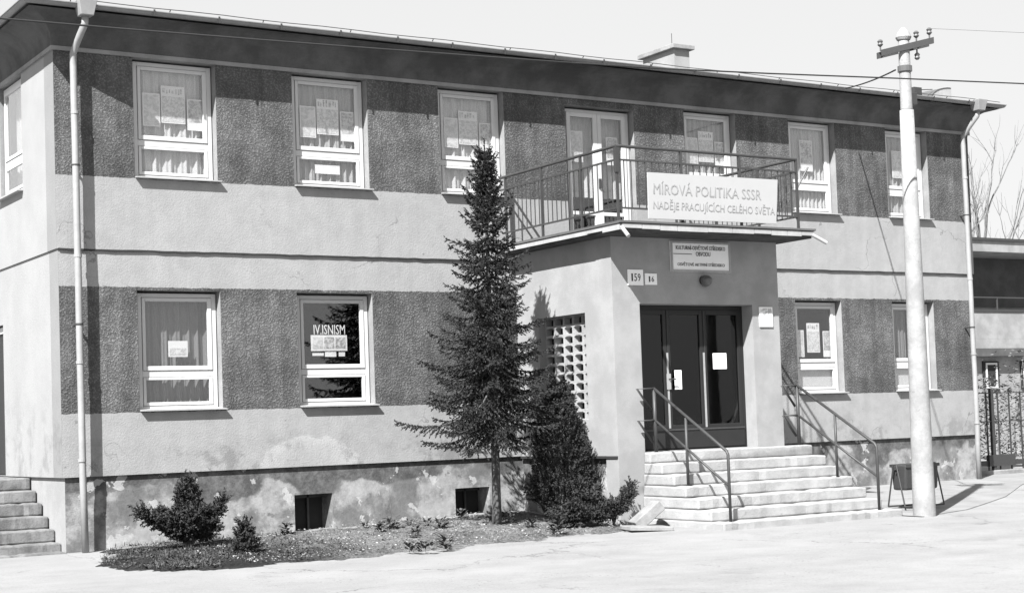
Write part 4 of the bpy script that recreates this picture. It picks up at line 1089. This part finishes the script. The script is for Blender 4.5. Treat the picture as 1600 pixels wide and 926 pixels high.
def bed_plants():
    rnd = random.Random(9)
    def leaf(b, p, l, wv, a, tilt, mi=0):
        d = Vector((math.cos(a) * math.cos(tilt), math.sin(a) * math.cos(tilt), math.sin(tilt))); s = Vector((-math.sin(a), math.cos(a), 0)) * wv
        k = len(b.v); m_ = p + d * l * .5 + Vector((0, 0, .1 * l))
        b.v += [tuple(p), tuple(m_ - s), tuple(p + d * l), tuple(m_ + s)]; b.f.append((k, k+1, k+2, k+3)); b.mi.append(mi)
    b = MB(); dr = MB()
    def lump(x, y): return math.sin(x * 3.1 + y * 1.7) * math.sin(y * 2.9 - x * .8) + .6 * math.sin(x * 7.3 - y * 4.1 + 1) * math.sin(y * 8.1 + x * 3.3) + .4 * math.sin(x * 17 + y * 11)
    for i in range(30000):
        x = rnd.uniform(-.4, 7.1); y = rnd.uniform(-4.1, -.05)
        if not in_bed(x, y): continue
        e = min(1.0, max(0.0, (y + 3.95 + .25 * math.sin(x * 5.1) + .15 * math.sin(x * 13)) / .6))
        dens = (.8 if x < 1.6 else max(.04, .8 - (x - 1.6) / 2.2)) * e
        g0 = gz(x, y) + .035
        if rnd.random() > dens * max(0, .42 + .62 * lump(x, y)):
            if x > 1.0 and rnd.random() < .20: leaf(dr, Vector((x, y, g0 + .012)), rnd.uniform(.015, .05), rnd.uniform(.006, .016), rnd.uniform(0, 6.28), rnd.uniform(-.1, .5))
            continue
        if rnd.random() < .5:
            for k in range(3): leaf(b, Vector((x + rnd.gauss(0, .015), y + rnd.gauss(0, .015), g0 - .01)), rnd.uniform(.03, .13) * rnd.uniform(.5, 1), rnd.uniform(.002, .005), rnd.uniform(0, 6.28), rnd.uniform(.3, 1.4))
        else:
            for k in range(4): leaf(b, Vector((x + rnd.gauss(0, .03), y + rnd.gauss(0, .03), g0 + rnd.random() * .02)), rnd.uniform(.015, .05), rnd.uniform(.006, .018), rnd.uniform(0, 6.28), rnd.uniform(-.2, .7))
    o = b.build('ground_cover', 'weed', fixn=False); o['kind'] = 'stuff'
    o = dr.build('leaf_litter', 'dryleaf', fixn=False); o['kind'] = 'stuff'
    # countable leafy perennials along the bed
    px = [(610, 828), (640, 822), (650, 832), (668, 822), (690, 826), (648, 842), (572, 826), (595, 832), (695, 858), (640, 862), (665, 862), (447, 816), (770, 815), (785, 808), (800, 818), (720, 805), (830, 825), (870, 832)]
    labs = 'small leafy plant sprouting in the bed by the wall'
    for i, (u, v) in enumerate(px):
        q = None
        for z in [k * .01 for k in range(4, 40)]:
            r = U(u, v, 'Z', z)
            if abs(gz(r.x, r.y) + .03 - z) < .008 and r.y < -.15: q = r; break
        if q is None: q = U(u, v, 'Y', -.5); q.z = gz(q.x, q.y) + .03
        pb = MB(); s = rnd.uniform(.7, 1.25)
        for k in range(int(38 * s)):
            a = rnd.uniform(0, 6.28); rr = rnd.random() * .07 * s; hh = rnd.random() * .13 * s
            leaf(pb, q + Vector((math.cos(a) * rr, math.sin(a) * rr, hh)), rnd.uniform(.05, .09) * s, rnd.uniform(.018, .032) * s, a + rnd.uniform(-.6, .6), rnd.uniform(-.2, .9))
        t = thing('bed_plant', labs, 'plant', tuple(q), 'leafy plants in the bed')
        rel(pb.build('leaves', 'juniper' if i % 3 else 'weed', fixn=False), t)
        rel(MB().tube([q, q + Vector((.01, 0, .12 * s))], .004, 5).build('stem', 'bark'), t)
    # dry stems poking up by the wall
    for (u0, v0, u1, v1) in ((606, 826, 609, 765), (612, 824, 610, 775)):
        p = U(u0, v0, 'Y', -.35); q = U(u1, v1, 'Y', -.33)
        tag(MB().tube([p, p.lerp(q, .5) + Vector((.01, 0, 0)), q], [.005, .004, .002], 5).build('dry_stem', 'bark'), 'single dry stalk standing against the plinth', 'plant', 'dry stalks by the plinth')
bed_plants()

# ------------------------------------------------------------------ right-hand background
def fence():
    y = 1.0; g0 = .2
    t = thing('iron_fence', 'dark iron bar fence on a low concrete wall next to the building corner', 'fence', (19.5, y, g0))
    rel(MB().box(18.0, 26.0, y - .10, y + .12, -.2, .36).build('base_wall', 'conc', bevel=.015), t)
    for z, h in ((.50, .10), (1.32, .02), (1.88, .02)): rel(MB().box(18.05, 26.0, y - .02, y + .02, z - h / 2, z + h / 2).build('rail', 'iron'), t)
    rel(MB().box(18.6, 19.35, y - .05, y + .03, .44, .66).build('mesh_panel', 'iron'), t)
    for x in (18.1, 18.78, 20.3, 22.0, 23.7): rel(MB().box(x - .035, x + .035, y - .035, y + .035, .3, 1.95).build('post', 'iron'), t)
    b = MB().box(-.012, .012, y - .012, y + .012, .36, 1.9).build('bar', 'iron'); n = 0
    x = 18.3
    while x < 25.5:
        o = b if n == 0 else b.copy()
        if n: COL.objects.link(o)
        rel(o, t); o.location = (x, 0, 0); n += 1; x += .33
fence()
def neighbour():
    X0, X1, Y = 30.5, 46.0, 14.0
    t = thing('neighbour_house', 'pale flat-roofed house with a deep shaded balcony beyond the fence', 'house', (36, 16, .2))
    def P(b, name, mat, **k): return rel(b.build(name, mat, **k), t)
    P(MB().box(X0, X1, Y + 1.6, Y + 9, -.3, 6.5), 'wall', 'nbwall')
    P(MB().box(X0 - .4, X1 + .4, Y - .1, Y + 9.3, 6.50, 6.84), 'roof_slab', 'nbwall')
    P(MB().box(X0 - .45, X1 + .45, Y - .16, Y + 9.3, 6.842, 6.93), 'roof_edge', 'iron')
    P(MB().box(X0 + .05, X1 - .05, Y + 1.5, Y + 1.595, 4.9, 6.49), 'recess_shade', 'nbdark')  # dark sheet paints the shade inside the balcony recess
    P(MB().box(X0, X1, Y, Y + 1.49, 3.45, 3.75), 'balcony_floor', 'nbwall')
    P(MB().box(X0, X1, Y, Y + .12, 3.752, 4.6), 'balcony_parapet', 'nbwall')
    P(MB().box(X0, X1, Y - .03, Y + .14, 4.602, 4.68), 'parapet_rail', 'iron')
    P(MB().tube([(X0, Y, 5.05), (X1, Y, 5.05)], .03, 6).tube([(34.0, Y, 4.68), (34.0, Y, 5.05)], .03, 6).tube([(37.0, Y, 4.68), (37.0, Y, 5.05)], .03, 6), 'balcony_rail', 'iron')
    P(MB().box(X0, X1, Y - .05, Y + 1.58, 3.20, 3.446), 'shadow_band', 'nbdark')  # dark box paints the shadow below the balcony floor
    P(MB().box(X0 + .02, X1 - .02, Y + .25, Y + 1.59, -.3, 3.198), 'ground_storey', 'nbwall')
    for i in range(6):
        x = 33.45 + 1.75 * i
        wd = P(MB().box(x, x + .72, Y + .20, Y + .249, 2.15, 3.05), 'window', 'nearblack')
        rel(frame_box(MB(), x + .1, x + .62, 2.2, 3.0, Y + .17, Y + .199, .06, .06, .06, .06).build('frame', 'white'), t).name = 'window_frame'
neighbour()
def ivy():
    rnd = random.Random(31); b = MB(); s = MB()
    for k in range(9):
        x = rnd.uniform(26, 29.5); y = rnd.uniform(7, 9.5); h = rnd.uniform(1.6, 3.0)
        s.tube([(x, y, 0), (x + rnd.uniform(-.3, .3), y, h * .5), (x + rnd.uniform(-.7, .7), y, h)], [.03, .02, .006], 5)
        for i in range(480):
            t = rnd.random(); p = Vector((x + rnd.gauss(0, .45), y + rnd.gauss(0, .4), .2 + h * t)); a = rnd.uniform(0, 6.28); l = rnd.uniform(.03, .07)
            d = Vector((math.cos(a), math.sin(a), rnd.uniform(-.6, .6))) * l; q = Vector((-math.sin(a), math.cos(a), rnd.uniform(-1, 1))) * l * .4
            kk = len(b.v); b.v += [tuple(p - d), tuple(p + q), tuple(p + d), tuple(p - q)]; b.f.append((kk, kk+1, kk+2, kk+3)); b.mi.append(0)
    t = thing('garden_hedge', 'loose leafy garden hedge behind the iron fence', 'hedge', (27.7, 8.2, .2))
    f_ = rel(b.build('foliage', 'ivy', fixn=False), t); f_['kind'] = 'stuff'; f_ = rel(s.build('stems', 'greybark', fixn=False), t); f_['kind'] = 'stuff'
ivy()
def bare_tree(base, H, lean, seed, label):
    rnd = random.Random(seed); b = MB(); tw = MB()
    def grow(p, d, L, r, dep):
        n = 5; pts = [p]; q = p.copy(); dd = d.copy()
        for i in range(n):
            dd = (dd + Vector((rnd.gauss(0, .10), rnd.gauss(0, .10), .06))).normalized(); q = q + dd * (L / n); pts.append(q.copy())
        (b if dep < 2 else tw).tube(pts, [r * (1 - .55 * i / n) for i in range(n + 1)], 7 if dep < 2 else 4, caps=False)
        if dep >= 4: return
        for k in range(2 if dep else 4):
            j = rnd.randint(2, n); a = rnd.uniform(0, 6.28); o = Vector((math.cos(a), math.sin(a), 0))
            grow(pts[j], (dd * .85 + o * rnd.uniform(.3, .6)).normalized(), L * rnd.uniform(.5, .72), r * .5, dep + 1)
        grow(pts[-1], dd, L * .6, r * .45, dep + 1)
    t = thing('bare_tree', label, 'tree', base)
    grow(Vector(base), Vector((lean, 0, 1)).normalized(), H * .42, H * .016, 0)
    rel(b.build('trunk', 'greybark', smooth=True, fixn=False), t); rel(tw.build('crown', 'greybark', fixn=False), t)
q = U(1539, 660, 'Y', 26.0); bare_tree((q.x, 26.0, .2), 14.5, -.06, 4, 'slim leafless tree leaning behind the flat-roofed house')
q = U(1584, 660, 'Y', 27.0); bare_tree((q.x, 27.0, .2), 15.0, .02, 8, 'forked leafless tree with twiggy crown behind the flat-roofed house')
q = U(1615, 660, 'Y', 24.0); bare_tree((q.x, 24.0, .2), 12.5, .03, 15, 'bare branching tree beside the forked one')
